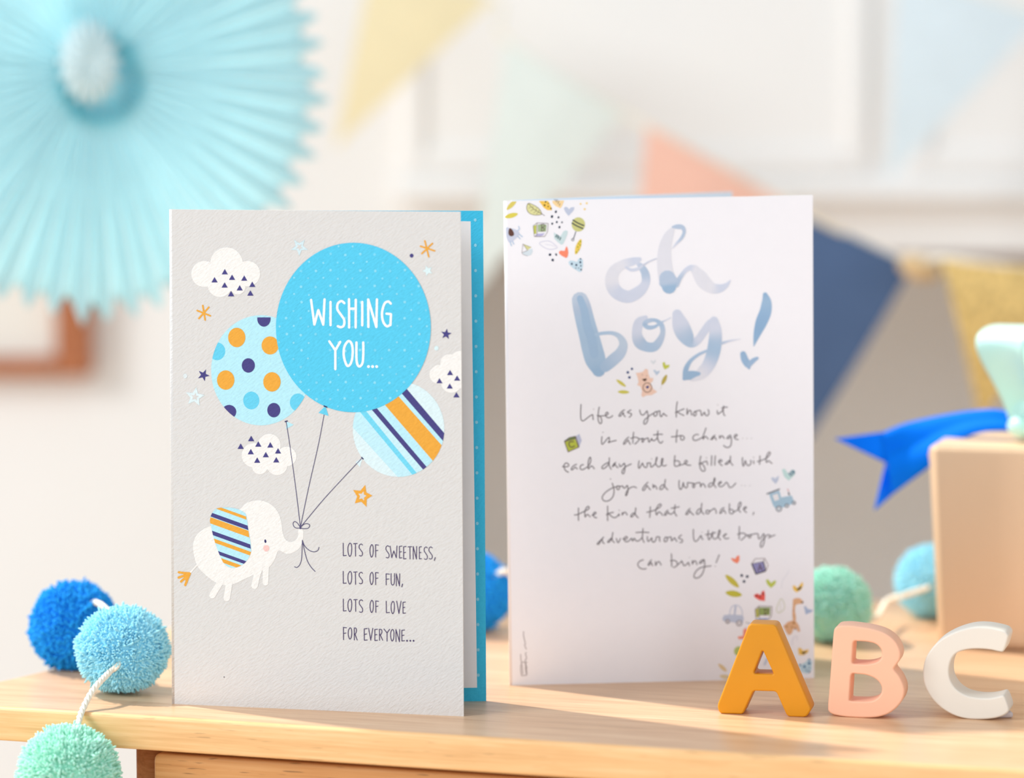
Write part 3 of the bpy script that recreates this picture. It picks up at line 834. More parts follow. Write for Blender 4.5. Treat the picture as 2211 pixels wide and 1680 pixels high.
p.poly(P_, ORANGE, 2); p.poly([(cxy[0] + (x - cxy[0]) * 0.42, cxy[1] + (y - cxy[1]) * 0.42) for x, y in P_], GREY, 3)
p.build('printed_star', front1, INK_F, 'orange printed star outline')
for x, y, r, cc in ((888.8, 552, 4.1, INDIGO), (942.5, 752, 4.8, (214, 236, 241)), (400, 812, 4.5, (222, 232, 236)), (484, 1462, 1.3, (120, 112, 116))):
    p = Print(F1); p.ell(x, y, r, r * 1.05, cc, 2); p.build('printed_dot', front1, INK_F)
# dots on the blue lining
p = Print(FB)
for k in range(19):
    y = 475 + 54.6 * k; x = 1026 + 7.0 * k / 19
    p.ell(x, y, 3.2, 3.6, (150, 216, 238), 1, n=12)
    for q in (-60, -120, -180): p.ell(x + q, y + 0.3, 3.2, 3.6, (150, 216, 238), 1, n=12)
p.build('printed_dots', back1, INK_F, 'pale dots on the blue lining')

# ------------------------------------------------------------------ the white "oh boy!" card
L2, R2 = ground(1100, 1480), ground(1758, 1464)
card2 = empty('greeting_card', L2 + Vector((0.06, 0, 0)), 'white greeting card reading oh boy! with small watercolour doodles', 'greeting card')
F2 = Frame(L2, R2)
c2q = quad(F2, (1100, 1480), (1758, 1464), (1755, 421.5), (1088, 434)); c2q[0][1] = c2q[1][1] = 0.0
front2 = panel('front_panel', F2, c2q, M_white, M_lin2, card2, fold=0.0011)
W2 = c2q[1][0]; H2 = (c2q[2][1] + c2q[3][1]) / 2
best = None
for k in range(200):
    ph = math.radians(10 + 0.4 * k)
    T = L2 + (F2.e1 * math.cos(ph) - F2.n * math.sin(ph)) * W2 + Vector((0, 0, H2))
    d = T - CAM; u = 1105.5 + F * d.x / d.dot(FW)
    if best is None or abs(u - 1580) < best[0]: best = (abs(u - 1580), ph)
ph = best[1]
FB2 = Frame(L2, L2 + F2.e1 * math.cos(ph) - F2.n * math.sin(ph))
d2 = [[0.0012, 0], [W2, 0], [W2, FB2.uv(1580, 414)[1]], [0.0012, FB2.uv(1100, 432.5)[1]]]
back2 = panel('back_panel', FB2, d2, M_lin2, M_white, card2, label='back panel with pale blue inside')

NAVY, PEN = (30, 44, 76), (122, 115, 121)
win2 = [(1088, 435.5), (1755, 423), (1758, 1463), (1100, 1479)]
P2 = lambda x, y, w: Print(F2, window=win2).zoom(x, y, w)
def done(p, name, label=None): return p.build(name, front2, INK_S, label)
# brush lettering
LV, MV, BL, DB = (229, 230, 241), (212, 219, 238), (186, 203, 227), (160, 190, 221)
p = P2(1280, 450, 420)
p.stroke([(530, 580, 50), (455, 603, 90), (340, 640, 105), (240, 720, 135), (215, 840, 150), (268, 950, 150), (395, 1005, 140), (520, 950, 130), (595, 860, 100), (600, 760, 95), (560, 675, 75), (505, 620, 40)], 100, [MV, MV, LV, LV, LV, MV, MV, MV, MV, BL, BL, MV], 1, n=10)
p.stroke([(380, 672, 30), (440, 700, 34), (510, 688, 34), (560, 655, 30)], 30, MV, 2)
p.stroke([(575, 645, 22), (640, 605, 14), (722, 572, 14)], 14, (205, 210, 228), 2)
p.stroke([(915, 225, 40), (868, 300, 100), (825, 420, 135), (812, 560, 160), (822, 700, 175), (842, 800, 190)], 100, LV, 1, n=10)
p.stroke([(848, 800, 190), (860, 845, 212), (866, 888, 165)], 100, [BL, BL, DB], 3, n=10)
p.stroke([(905, 212, 20), (955, 208, 50), (1015, 215, 50), (1038, 265, 36), (1010, 335, 34), (950, 400, 24), (902, 458, 10)], 30, [BL, BL, BL, BL, BL, MV, LV], 2, n=10)
p.stroke([(950, 870, 60), (990, 790, 50), (1050, 710, 48), (1110, 675, 60), (1160, 690, 90)], 60, [BL, BL, MV, MV, LV], 2, n=10)
p.stroke([(1150, 690, 90), (1210, 760, 140), (1265, 840, 155), (1350, 905, 125), (1440, 910, 95), (1515, 875, 55), (1562, 820, 12)], 100, [LV, LV, LV, LV, MV, MV, MV], 1, n=10)
done(p, 'printed_lettering', 'pale watercolour lettering oh')
p = P2(1200, 600, 520)
p.stroke([(222, 205, 150), (240, 270, 165), (268, 390, 172), (302, 520, 180), (335, 650, 190), (366, 760, 185), (394, 848, 122)], 100, [(196, 211, 232), BL, (178, 202, 228), (174, 200, 227), (174, 200, 227), (170, 197, 225), DB], 1, n=10)
p.stroke([(222, 190, 60), (262, 300, 70), (285, 430, 80), (330, 560, 90), (352, 700, 80)], 60, (166, 194, 224), 2, n=8)
p.stroke([(370, 520, 30), (440, 508, 30), (520, 508, 34), (585, 540, 50), (620, 610, 76), (592, 690, 98), (525, 755, 108), (455, 815, 100)], 60, [(180, 204, 230), (180, 204, 230), (186, 207, 231), (194, 211, 232), (196, 212, 232), (192, 209, 232), (184, 204, 229), (172, 197, 225)], 2, n=10)
p.stroke([(825, 365, 40), (765, 410, 85), (745, 510, 92), (770, 590, 110), (830, 632, 90), (905, 632, 84), (955, 575, 66), (982, 500, 46), (968, 430, 44), (915, 390, 32), (850, 395, 40), (815, 425, 40), (850, 455, 40), (910, 448, 30), (962, 412, 20), (1010, 390, 10), (1056, 365, 8)], 60, [MV, MV, MV, BL, (178, 201, 228), (178, 201, 228), BL, (190, 206, 229), (176, 200, 228), (176, 200, 228), (186, 204, 229), (176, 200, 228), (176, 200, 228), (176, 200, 228), (180, 202, 228), MV, MV], 1, n=10)
p.stroke([(1115, 335, 90), (1145, 430, 150), (1185, 520, 150), (1240, 590, 100), (1300, 575, 75), (1360, 495, 72), (1410, 425, 70), (1450, 395, 60)], 100, [MV, MV, (188, 205, 229), (180, 202, 228), MV, MV, MV, MV], 1, n=10)
p.stroke([(1452, 395, 80), (1466, 480, 108), (1462, 590, 122), (1442, 700, 122), (1402, 800, 116), (1335, 880, 105), (1255, 920, 60)], 100, [MV, MV, (178, 201, 228), (178, 201, 228), MV, LV, LV], 2, n=10)
p.stroke([(1312, 880, 34), (1265, 885, 62), (1215, 900, 80), (1180, 925, 34)], 50, DB, 4, n=8)
p.stroke([(1185, 915, 40), (1195, 840, 46), (1235, 765, 34), (1310, 705, 26), (1392, 668, 22)], 30, [DB, DB, (170, 196, 225), (176, 200, 228), (178, 201, 228)], 3, n=8)
p.stroke([(1518, 602, 26), (1600, 578, 15), (1696, 562, 6)], 15, [BL, MV, LV], 3)
done(p, 'printed_lettering', 'blue watercolour lettering boy')
p = P2(1200, 600, 520)
p.stroke([(1922, 155, 44), (1935, 220, 88), (1925, 310, 108), (1890, 400, 108), (1860, 480, 82), (1835, 560, 44), (1818, 628, 6)], 80, [(152, 185, 219), (160, 191, 222), (152, 185, 219), (148, 182, 218), (146, 181, 217), (150, 184, 219), (160, 190, 222)], 1, n=10)
p.stroke([(1720, 700, 54), (1735, 750, 66), (1765, 800, 60), (1775, 830, 20)], 50, [(156, 187, 220)] * 4, 2); p.stroke([(1770, 805, 40), (1810, 762, 44), (1848, 738, 28)], 40, (162, 190, 222), 2)
done(p, 'printed_lettering', 'blue watercolour exclamation mark')

# handwriting, one print per line
HAND = [
 (1240, 860, 180, [[(178,165),(170,350),(170,500),(185,570),(220,600),(270,580),(360,510),(430,460),(485,435),(492,500),(502,565)],
  [(660,235),(640,350),(632,460),(632,560),(655,640),(690,672),(725,640),(722,560),(690,490),(620,460)],
  [(605,455),(700,470),(830,455),(880,430),(900,400),(870,370),(835,400),(830,460),(860,500),(910,518),(970,500),(1015,460)],
  [(1330,310),(1270,340),(1210,410),(1185,460),(1210,480),(1260,430),(1295,375),(1310,440),(1350,490)], [(1500,310),(1450,340),(1410,375),(1470,395),(1515,415),(1505,460),(1455,505)],
  [(1735,310),(1745,370),(1775,430),(1815,445),(1870,410),(1925,335),(1945,400),(1955,480),(1945,580),(1910,660),(1860,685),(1840,640),(1870,570),(1940,510),(2010,450),(2110,395)]], [(508,288,.7)]),
 (1400, 860, 180, [[(140,400),(145,450),(175,478),(225,440),(230,380),(190,355),(145,400)], [(195,355),(250,350),(300,335),(305,430),(335,490),(370,450),(400,400),(440,440),(490,470)],
  [(765,95),(745,220),(738,350),(740,500)], [(945,280),(850,320),(715,378)], [(715,378),(770,370),(850,415),(940,455)], [(1025,275),(1025,430),(1050,370),(1095,315),(1130,350),(1140,430),(1165,440)],
  [(1230,350),(1265,385),(1260,440),(1225,468),(1200,440),(1205,385),(1235,350),(1300,335),(1370,320),(1395,370),(1400,440),(1430,450),(1485,370),(1505,430),(1550,465),(1595,430),(1605,360),(1580,300)],
  [(1825,330),(1830,390),(1850,420),(1900,380),(1960,330),(2000,215)], [(1995,205),(1985,330),(2000,430),(2030,460)], [(1945,262),(2010,240),(2095,235)]], [(1838,175,.7)]),
 (1280, 915, 170, [[(255,365),(245,480),(250,560),(280,570),(350,490),(450,380),(465,450),(455,520)], [(430,510),(470,515),(560,490),(655,470)], [(1010,375),(940,430),(870,530),(870,580),(920,540),(985,455),(1010,510),(1055,580)],
  [(1145,240),(1130,380),(1122,545)], [(1065,415),(1140,385),(1230,385),(1300,430),(1250,510),(1180,570)], [(1290,440),(1380,415),(1430,440),(1425,490),(1390,520),(1380,460),(1400,410),(1450,435),(1550,400),(1560,480),(1580,515),(1620,470),(1655,415),(1670,460),(1720,475),(1800,410),(1825,300)],
  [(1825,200),(1815,330),(1825,430),(1860,510),(1910,545),(1965,490)], [(1705,315),(1830,295),(1955,298)]], [(285,242,.8), (450,518,1.5)]),
 (1440, 915, 190, [[(258,155),(240,300),(232,465)], [(110,330),(230,320),(330,300),(390,300),(435,345),(420,395),(380,410),(345,380),(345,320)], [(790,275),(730,270),(670,310),(650,370),(690,420),(760,410),(850,365),(910,330)],
  [(980,110),(950,200),(910,310),(910,390),(950,320),(985,330),(1040,385)], [(1210,285),(1150,330),(1105,400),(1150,380),(1195,335),(1240,405)], [(1320,300),(1325,365),(1370,305),(1400,315),(1440,370)],
  [(1600,285),(1550,310),(1505,365),(1555,370),(1605,320),(1620,420),(1605,540),(1550,590),(1480,590),(1425,545)], [(1690,340),(1750,310),(1760,275),(1715,275),(1690,330),(1720,380),(1790,400)]], [(1905,370,.45), (2010,370,.45), (2120,370,.45)]),
 (1200, 970, 180, [[(175,460),(290,465),(345,435),(320,380),(260,370),(215,430),(225,500),(270,575),(335,610)], [(550,400),(470,440),(410,520),(430,550),(490,500),(515,475),(570,525)],
  [(730,410),(680,420),(645,480),(660,530),(720,540),(790,500),(850,460),(905,380),(930,280),(910,210),(870,290),(855,420),(865,525),(900,480),(950,445),(985,470),(1020,520)],
  [(1410,345),(1310,390),(1225,470),(1240,515),(1300,500),(1380,420),(1415,340),(1420,230)], [(1415,340),(1420,440),(1470,530)], [(1590,350),(1540,390),(1500,465),(1540,440),(1570,395),(1600,450),(1650,490)],
  [(1685,390),(1690,440),(1720,460),(1770,420),(1815,370),(1835,440),(1830,540),(1810,630),(1775,650),(1755,600),(1790,530),(1850,465),(2000,390)]], []),
 (1370, 970, 150, [[(145,375),(125,500),(130,590),(155,600),(200,530),(255,440),(275,510),(330,575),(380,575),(410,500),(400,445),(450,440),(505,440),(510,520),(530,570),(580,540),(650,470),(700,350),(715,250),(690,300),(675,440),(700,510),(755,560),(810,545),(860,480),(895,400),(900,300),(870,310),(850,430),(880,500),(940,535),(1015,505)],
  [(1285,205),(1270,380),(1270,500),(1310,545),(1390,530),(1440,480),(1430,410),(1380,370),(1260,370)], [(1390,525),(1480,500),(1580,470),(1660,430),(1680,380),(1635,355),(1595,400),(1610,460),(1690,505),(1790,510)]], [(540,310,.8)]),
 (1500, 970, 180, [[(160,185),(140,290),(135,380),(140,480),(180,560),(240,585),(275,540),(250,460),(190,390),(110,385)], [(110,385),(220,350),(310,315),(330,360),(340,410)], [(450,175),(446,300),(440,430)], [(545,175),(535,300),(530,425)],
  [(630,330),(700,330),(720,300),(680,275),(640,310),(650,360),(690,410),(730,435)], [(930,290),(850,350),(805,395),(850,400),(920,340),(945,250),(945,185)], [(940,290),(955,360),(1010,425)],
  [(1265,225),(1265,350),(1285,450),(1320,380),(1340,300),(1370,390),(1420,435),(1475,400),(1495,340),(1480,295)], [(1560,305),(1565,345),(1570,385)], [(1730,180),(1725,290),(1720,400)],
  [(1660,325),(1730,310),(1890,245),(1960,180),(2005,110),(1970,75),(1920,150),(1890,250),(1905,350),(1950,305),(1990,330),(2050,380)]], [(312,228,.8), (1562,215,.8)]),
 (1290, 1020, 160, [[(440,325),(475,430),(495,560),(470,700),(390,810),(280,860),(190,845),(140,770),(170,680),(260,580),(380,500),(480,450),(560,430),(600,405),(650,430),(655,480),(615,520),(580,490),(575,430),(620,405),(680,420),(750,405),(770,455),(820,465),(885,390),(905,440),(910,540),(890,640),(850,700),(845,640),(880,560),(930,500),(1010,445),(1100,430),(1165,465)],
  [(1505,295),(1420,380),(1345,500),(1370,540),(1420,500),(1475,390),(1510,440),(1580,520)], [(1655,360),(1665,465),(1700,395),(1730,410),(1780,500)], [(2000,390),(1940,370),(1860,460),(1880,515),(1940,490),(1995,400),(2010,320),(2025,215)], [(2000,390),(2030,450),(2095,520)]], [(388,200,.9)]),
 (1450, 1020, 190, [[(190,205),(185,320),(205,410),(235,425),(275,350),(295,250),(310,340),(360,390),(400,350),(400,260),(460,265),(530,270),(575,310),(580,360),(550,385),(530,350),(540,300),(590,285),(700,255),(725,310),(730,365),(760,300),(795,285),(830,330),(855,375)],
  [(1050,265),(980,270),(925,330),(950,370),(1010,340),(1060,270),(1090,190),(1080,135),(1060,220),(1065,310),(1115,380)], [(1170,295),(1240,270),(1245,235),(1205,245),(1180,310),(1220,360),(1280,345),(1340,290),(1380,250),(1420,300),(1440,360),(1480,380),(1540,350),(1610,270)]], [(1760,330,.45), (1850,335,.45), (1970,330,.45)]),
 (1230, 1080, 170, [[(248,220),(245,400),(248,570)], [(135,415),(230,400),(420,310),(510,265),(550,210),(510,175),(460,230),(425,330),(435,475),(475,410),(515,410),(575,470)], [(625,425),(700,400),(740,360),(710,335),(675,360),(660,420),(700,480),(760,495)],
  [(1065,170),(1065,370),(1065,575)], [(1030,410),(1100,370),(1225,340)], [(1080,385),(1130,410),(1200,475),(1280,490),(1350,440),(1385,385),(1390,435)], [(1480,350),(1475,420),(1520,350),(1570,345),(1615,415)],
  [(1830,370),(1790,360),(1720,430),(1730,475),(1780,440),(1835,360),(1850,290),(1855,215)], [(1830,360),(1870,440),(1925,495)]], [(1392,285,.8)]),
 (1380, 1075, 260, [[(205,165),(200,260),(195,360)], [(140,265),(210,250),(310,215),(385,165),(405,130),(375,115),(330,170),(305,240),(320,315),(350,265),(380,265),(435,320)], [(530,225),(490,260),(465,320),(500,305),(530,260),(550,290),(590,300),(640,260)], [(660,130),(650,240),(660,290),(690,335)], [(590,190),(660,180),(735,165)],
  [(935,195),(890,240),(855,300),(890,300),(930,240),(950,270),(1000,315)], [(1140,200),(1090,210),(1050,280),(1080,300),(1130,240),(1150,100)], [(1140,210),(1150,260),(1190,300)], [(1295,240),(1240,230),(1230,280),(1270,290),(1300,245),(1340,220),(1380,195),(1410,240),(1415,285)],
  [(1560,180),(1510,210),(1480,285),(1520,265),(1550,220),(1590,285)], [(1660,110),(1655,200),(1660,270),(1700,295),(1740,255),(1700,215),(1660,215)], [(1730,260),(1810,220),(1865,140),(1865,80),(1830,110),(1820,200),(1860,265)], [(1910,205),(1960,195),(1965,165),(1930,175),(1920,220),(1970,270)], [(2105,265),(2098,288),(2090,310)]], []),
 (1280, 1130, 210, [[(245,315),(190,370),(100,465),(140,470),(205,360),(225,430),(260,460)], [(430,330),(370,380),(335,430),(380,420),(430,340),(455,210)], [(435,330),(450,400),(490,435)], [(535,345),(550,400),(575,440),(610,390),(625,345)],
  [(680,350),(760,360),(785,320),(750,300),(715,340),(715,385),(760,420),(820,400),(880,340),(905,405),(940,340),(975,390),(1020,405),(1080,370),(1125,310)], [(1140,120),(1130,250),(1130,350),(1165,435)], [(980,210),(1130,202),(1275,210)],
  [(1240,300),(1240,370),(1260,410),(1300,380),(1340,330),(1345,400),(1385,430),(1430,380),(1450,310),(1520,315),(1510,370),(1530,410)], [(1650,315),(1620,380),(1640,420),(1690,390),(1690,330),(1655,310),(1700,325),(1775,310),(1785,390),(1810,385),(1855,330),(1880,370),(1910,410)], [(2015,265),(1960,310),(1955,340),(2020,365),(2040,395),(2025,430),(1980,435)]], []),
 (1480, 1125, 210, [[(180,190),(180,330),(195,430),(235,465),(290,420),(350,330),(365,380),(395,420)], [(520,215),(510,320),(525,415),(550,415),(590,340),(625,240),(610,310),(625,380),(670,410),(730,370),(785,270),(780,205),(755,240),(745,350),(795,430)], [(455,310),(600,290),(680,260)], [(850,340),(920,310),(925,290),(890,310),(870,350),(910,400),(985,390)],
  [(1225,130),(1222,270),(1220,410)], [(1185,305),(1280,275),(1350,290),(1375,330),(1330,380),(1265,435)], [(1375,330),(1440,320),(1490,330),(1480,370),(1450,380),(1425,340),(1490,310),(1640,290),(1655,380),(1680,405),(1740,350),(1775,290),(1795,350),(1790,460),(1760,560),(1720,595),(1700,550),(1730,460),(1800,370),(1880,310),(1930,345),(1885,385),(1960,345),(2035,320)]], [(375,255,.7)]),
 (1360, 1185, 210, [[(305,250),(230,280),(180,345),(210,420),(290,460),(370,450)], [(490,255),(440,310),(415,375),(460,350),(480,310),(515,385)], [(580,290),(585,380),(630,300),(670,300),(710,370)], [(945,115),(948,260),(950,400)], [(920,275),(1010,265),(1075,310),(1070,375),(1030,410),(985,420)], [(1070,375),(1130,330),(1170,290)],
  [(1170,270),(1200,320),(1225,380),(1270,370),(1330,310),(1340,350),(1355,385)], [(1420,270),(1420,350),(1455,280),(1495,285),(1525,360)], [(1680,245),(1620,270),(1580,330),(1640,310),(1685,245),(1700,350),(1690,450),(1640,580),(1560,655),(1490,665),(1455,620),(1490,530),(1570,450),(1680,410),(1845,390)], [(2030,140),(1995,230),(1960,315)]], [(1350,200,.6), (1940,398,.8)])]
rows_of = [(0, 1), (2, 3), (4, 5, 6), (7, 8), (9, 10), (11, 12), (13,)]
names = ['Life as you know it', 'is about to change', 'each day will be filled with', 'joy and wonder', 'the kind that adorable', 'adventurous little boys', 'can bring!']
for ids, nm in zip(rows_of, names):
    p = Print(F2)
    for i in ids:
        x, y, w, st, dots = HAND[i]; p.zoom(x, y, w)
        for s in st: p.stroke(s, 2.15 * p.sc, PEN, 1, n=5)
        for dx, dy, dr in dots: p.ell(dx, dy, 1.4 * p.sc * max(dr, 0.7), None, tuple(int(240 - (240 - k) * min(1, dr)) for k in PEN), 2, n=10)
    done(p, 'printed_handwriting', 'grey handwritten line "%s"' % nm)

# doodles
BR = (104, 84, 80)
def heart(p, pts, col, lay=1): p.poly(pts, col, lay, smooth=False)
D = lambda: P2(1080, 410, 250)
p = D(); p.leaf(220, 283, 275, 82, -45, (224, 208, 108), 1); p.leaf(212, 490, 258, 90, -15, (226, 212, 92), 1); done(p, 'printed_leaf', 'yellow printed leaf strokes')
p = D(); lf = [(535, 258), (640, 290), (740, 360), (790, 455), (730, 480), (620, 475), (540, 430), (505, 350)]
p.poly(lf, (228, 226, 166), 1, smooth=True); p.stroke(lf, 8, BR, 2, closed=True); p.stroke([(535, 258), (640, 365), (790, 455), (850, 495)], 8, BR, 3)
for a_, b_ in (((590, 320), (545, 350)), ((640, 365), (580, 400)), ((690, 398), (640, 440)), ((735, 425), (690, 460)), ((620, 345), (625, 310)), ((680, 390), (690, 350)), ((730, 420), (745, 385))): p.stroke([a_, b_], 6, (130, 112, 84), 3)
done(p, 'printed_leaf', 'pale green printed leaf with dark veins')
p = D(); p.poly([(715, 150), (745, 220), (830, 340), (900, 388), (988, 388), (978, 330), (930, 235), (850, 150)], (246, 202, 92), 1)
for x, y, r in ((793, 195, 12), (868, 228, 15), (915, 258, 11), (847, 293, 17), (915, 318, 12), (970, 355, 15)): p.ell(x, y, r, None, (40, 36, 34), 2, n=14)
done(p, 'printed_leaf', 'amber printed leaf with dark dots')
p = D(); p.poly([(978, 150), (1005, 255), (1060, 310), (1150, 352), (1185, 300), (1215, 220), (1225, 150)], (251, 220, 166), 1)
for a_, b_ in (((1042, 176), (1032, 192)), ((1072, 180), (1052, 216)), ((1097, 188), (1076, 236)), ((1122, 214), (1100, 266)), ((1140, 262), (1128, 300))): p.stroke([a_, b_], 9, (60, 50, 56), 2)
done(p, 'printed_heart', 'pale orange printed heart with dark dashes')
p = D(); p.poly([(1213, 355), (1245, 322), (1285, 335), (1312, 372), (1350, 335), (1415, 330), (1405, 385), (1360, 440), (1305, 498), (1250, 430)], (196, 205, 228), 1); done(p, 'printed_heart')
p = D()
for x, y, r in ((1535, 268, 18), (1652, 255, 20), (1612, 368, 20)): p.ell(x, y, r, None, (246, 214, 130), 1, n=16)
done(p, 'printed_dots')
p = D(); p.ell(1492, 660, 128, 136, (208, 208, 138), 1)
p.stroke([(1390, 576), (1480, 632), (1595, 682)], 22, NAVY, 2); p.stroke([(1372, 633), (1470, 692), (1578, 738)], 22, NAVY, 2)
p.stroke([(1443, 795), (1420, 870), (1400, 930)], 13, NAVY, 2); p.stroke(ellipse(1385, 951, 21, 22, 14), 10, NAVY, 2, closed=True)
done(p, 'printed_rattle', 'green printed baby rattle with navy bands')
p = D()
for x, y, r in ((1062, 418, 24), (988, 510, 26), (1113, 525, 21), (1080, 615, 20), (993, 645, 21), (1180, 620, 17), (1131, 712, 23)): p.ell(x, y, r * 0.85, r * 1.08, NAVY, 1, n=18, rot=0.3)
done(p, 'printed_dots', 'navy printed dots')
p = D(); EL_ = (206, 213, 234)
p.poly([(112, 720), (180, 735), (250, 742), (330, 780), (368, 830), (330, 900), (280, 945), (230, 990), (180, 1000), (140, 960), (116, 880)], EL_, 1, smooth=True)
p.stroke([(325, 785), (365, 748), (352, 700)], 22, (196, 212, 236), 2)
for a_, b_ in (((360, 845), (420, 895)), ((335, 885), (380, 935)), ((185, 985), (215, 1065)), ((235, 985), (260, 1035))): p.stroke([a_, b_], 20, (184, 206, 232), 2)
p.poly([(178, 733), (225, 757), (262, 830), (250, 872), (205, 886), (165, 858), (157, 800)], (100, 70, 64), 3, smooth=True)
done(p, 'printed_elephant', 'small lavender printed elephant with a brown ear')
def blk(p, face, facec, side, sidec, top, topc, outl, lett, lw=10, oc=(128, 112, 110)):
    if side: p.poly(side, sidec, 1)
    if top: p.poly(top, topc, 1)
    p.poly(face, facec, 2)
    for o_ in outl: p.stroke(o_, 8, oc, 3, smooth=False)
    for l_ in lett: p.stroke(l_, lw, BR, 4)
p = D(); blk(p, [(717, 662), (885, 665), (872, 795), (722, 800)], (168, 188, 148), [(636, 690), (690, 668), (688, 835), (648, 842)], (198, 203, 96), [(705, 838), (852, 828), (800, 880), (672, 886)], (190, 186, 226),
             [[(700, 630), (915, 640), (905, 800), (850, 890), (652, 893), (628, 690), (700, 630), (705, 838), (672, 888)]], [[(792, 676), (788, 778)], [(765, 666), (830, 656), (846, 690), (795, 722)], [(795, 722), (842, 742), (830, 775), (784, 786)]], 11)
done(p, 'printed_toy_block', 'printed toy block with letter B')
p = D(); p.poly([(1022, 812), (1080, 850), (1145, 890), (1175, 850), (1210, 790), (1255, 772), (1288, 790), (1282, 850), (1250, 935), (1205, 1030), (1165, 1048), (1090, 990), (1035, 930)], (206, 226, 231), 1)
for a_, b_ in (((1082, 855), (1056, 900)), ((1105, 870), (1086, 914)), ((1126, 890), (1106, 934)), ((1157, 910), (1136, 956))): p.stroke([a_, b_], 16, (30, 84, 90), 2)
done(p, 'printed_heart', 'pale teal printed heart with dark dashes')
p = D(); p.stroke([(750, 1020), (850, 978), (960, 988), (1085, 1090), (1050, 1122), (950, 1137), (840, 1100)], 10, (206, 206, 228), 1, closed=True); p.stroke([(860, 1040), (960, 1055), (1050, 1080)], 8, (218, 218, 234), 1); done(p, 'printed_leaf')
p = D(); p.poly([(440, 1036), (590, 1096), (520, 1155)], (218, 217, 156), 1); p.poly([(415, 1206), (610, 1120), (622, 1180), (592, 1240), (520, 1265), (450, 1240)], (216, 229, 239), 1)
p.stroke([(432, 1034), (414, 1200), (520, 1156), (436, 1034)], 7, (140, 130, 132), 2, smooth=False); p.stroke([(432, 1034), (590, 1095)], 6, (150, 140, 120), 2); p.stroke([(414, 1206), (450, 1240), (520, 1262)], 7, (160, 152, 160), 2)
done(p, 'printed_sailboat')
p = D(); p.poly([(1118, 1190), (1150, 1158), (1230, 1165), (1252, 1100), (1270, 1072), (1292, 1130), (1302, 1200), (1290, 1270), (1262, 1302), (1185, 1266), (1132, 1225)], (252, 144, 114), 1); done(p, 'printed_heart', 'coral printed heart')
p = D(); p.leaf(1490, 1086, 312, 96, -70, (240, 208, 98), 1)
for x, y, r in ((1530, 985, 18), (1497, 1025, 13), (1527, 1055, 16), (1480, 1090, 15), (1497, 1145, 13), (1455, 1190, 16)): p.ell(x, y, r, None, (176, 178, 58), 2, n=14)
done(p, 'printed_leaf')
p = D()
for x, y, rx, ry in ((950, 1237, 26, 24), (1068, 1235, 17, 25), (1002, 1340, 24, 27)): p.ell(x, y, rx, ry, NAVY, 1, n=18, rot=-0.4)
done(p, 'printed_dots', 'navy printed dots')
p = D(); p.poly([(1303, 1380), (1340, 1348), (1400, 1355), (1468, 1378), (1490, 1320), (1535, 1298), (1578, 1340), (1582, 1440), (1552, 1562), (1510, 1567), (1400, 1502), (1322, 1435)], (202, 226, 242), 1)
for x, y, r in ((1535, 1320, 15), (1530, 1382, 20), (1367, 1413, 19), (1453, 1435, 20), (1540, 1450, 14), (1443, 1495, 10), (1497, 1493, 10), (1545, 1522, 15)): p.ell(x, y, r * 0.9, r * 1.1, (28, 56, 92), 2, n=16)
done(p, 'printed_heart', 'light blue printed heart with navy dots')
# around the bear
D = lambda: P2(1200, 600, 520)
p = D()
for x, y, r in ((699, 836, 11), (661, 868, 12), (676, 914, 12)): p.ell(x, y, r, None, (34, 58, 124), 1, n=16)
done(p, 'printed_dots')
p = D(); p.leaf(600, 967, 108, 30, 36, (216, 206, 100), 1); p.leaf(622, 1048, 106, 32, 2, (214, 206, 96), 1); p.leaf(996, 936, 104, 36, -64, (194, 176, 92), 1); p.stroke([(975, 985), (960, 1022)], 4, (214, 214, 214), 1); done(p, 'printed_leaf')
p = D(); p.poly([(980, 778), (1000, 772), (1008, 800), (1046, 798), (1038, 822), (1000, 842), (984, 815)], (203, 208, 92), 1); done(p, 'printed_heart', 'green printed heart')
p = D(); p.poly([(893, 848), (912, 845), (924, 860), (955, 852), (950, 870), (925, 896)], (192, 209, 230), 1); p.poly([(865, 758), (885, 760), (895, 770), (915, 748), (918, 770), (896, 796)], (226, 231, 239), 1); done(p, 'printed_heart')
p = D(); p.poly([(735, 872), (760, 872), (800, 862), (822, 835), (845, 840), (850, 880), (866, 920), (895, 918), (890, 950), (870, 966), (895, 1020), (932, 1046), (880, 1076), (830, 1080), (800, 1096), (785, 1080), (792, 1040), (776, 995), (748, 985), (760, 955), (750, 910)], (246, 211, 194), 1)
p.poly([(790, 930), (836, 922), (830, 944), (810, 950)], (86, 60, 50), 2); p.ell(793, 890, 4, None, (110, 80, 80), 2, n=10); p.ell(833, 900, 4, None, (110, 80, 80), 2, n=10)
p.stroke(ellipse(840, 1007, 39, 43, 18), 7, (138, 104, 84), 2, closed=True); p.poly([(824, 1000), (838, 994), (850, 988), (856, 1002), (840, 1018)], (34, 54, 132), 3)
done(p, 'printed_bear', 'small peach printed bear')
p = P2(1200, 850, 500); blk(p, [(85, 460), (185, 432), (215, 510), (120, 556)], (188, 197, 78), [(190, 408), (225, 385), (247, 448), (222, 510), (198, 432)], (194, 199, 226), [(84, 452), (130, 422), (185, 404), (190, 426)], (118, 144, 76),
                           [[(82, 455), (118, 556), (222, 510), (188, 408), (130, 420), (82, 455)], [(84, 458), (192, 428), (216, 508)]], [[(168, 458), (132, 462), (126, 490), (150, 512), (178, 500)]], 9)
done(p, 'printed_toy_block', 'printed toy block with letter C')
p = P2(1200, 1020, 540); TB = (172, 202, 223)
p.poly([(1885, 190), (1975, 160), (1992, 222), (2085, 205), (2112, 270), (1952, 332), (1920, 290)], TB, 1); p.poly([(1915, 202), (1962, 187), (1976, 240), (1934, 254)], (238, 236, 241), 2)
p.stroke([(1868, 190), (1976, 148)], 12, (132, 132, 140), 2)
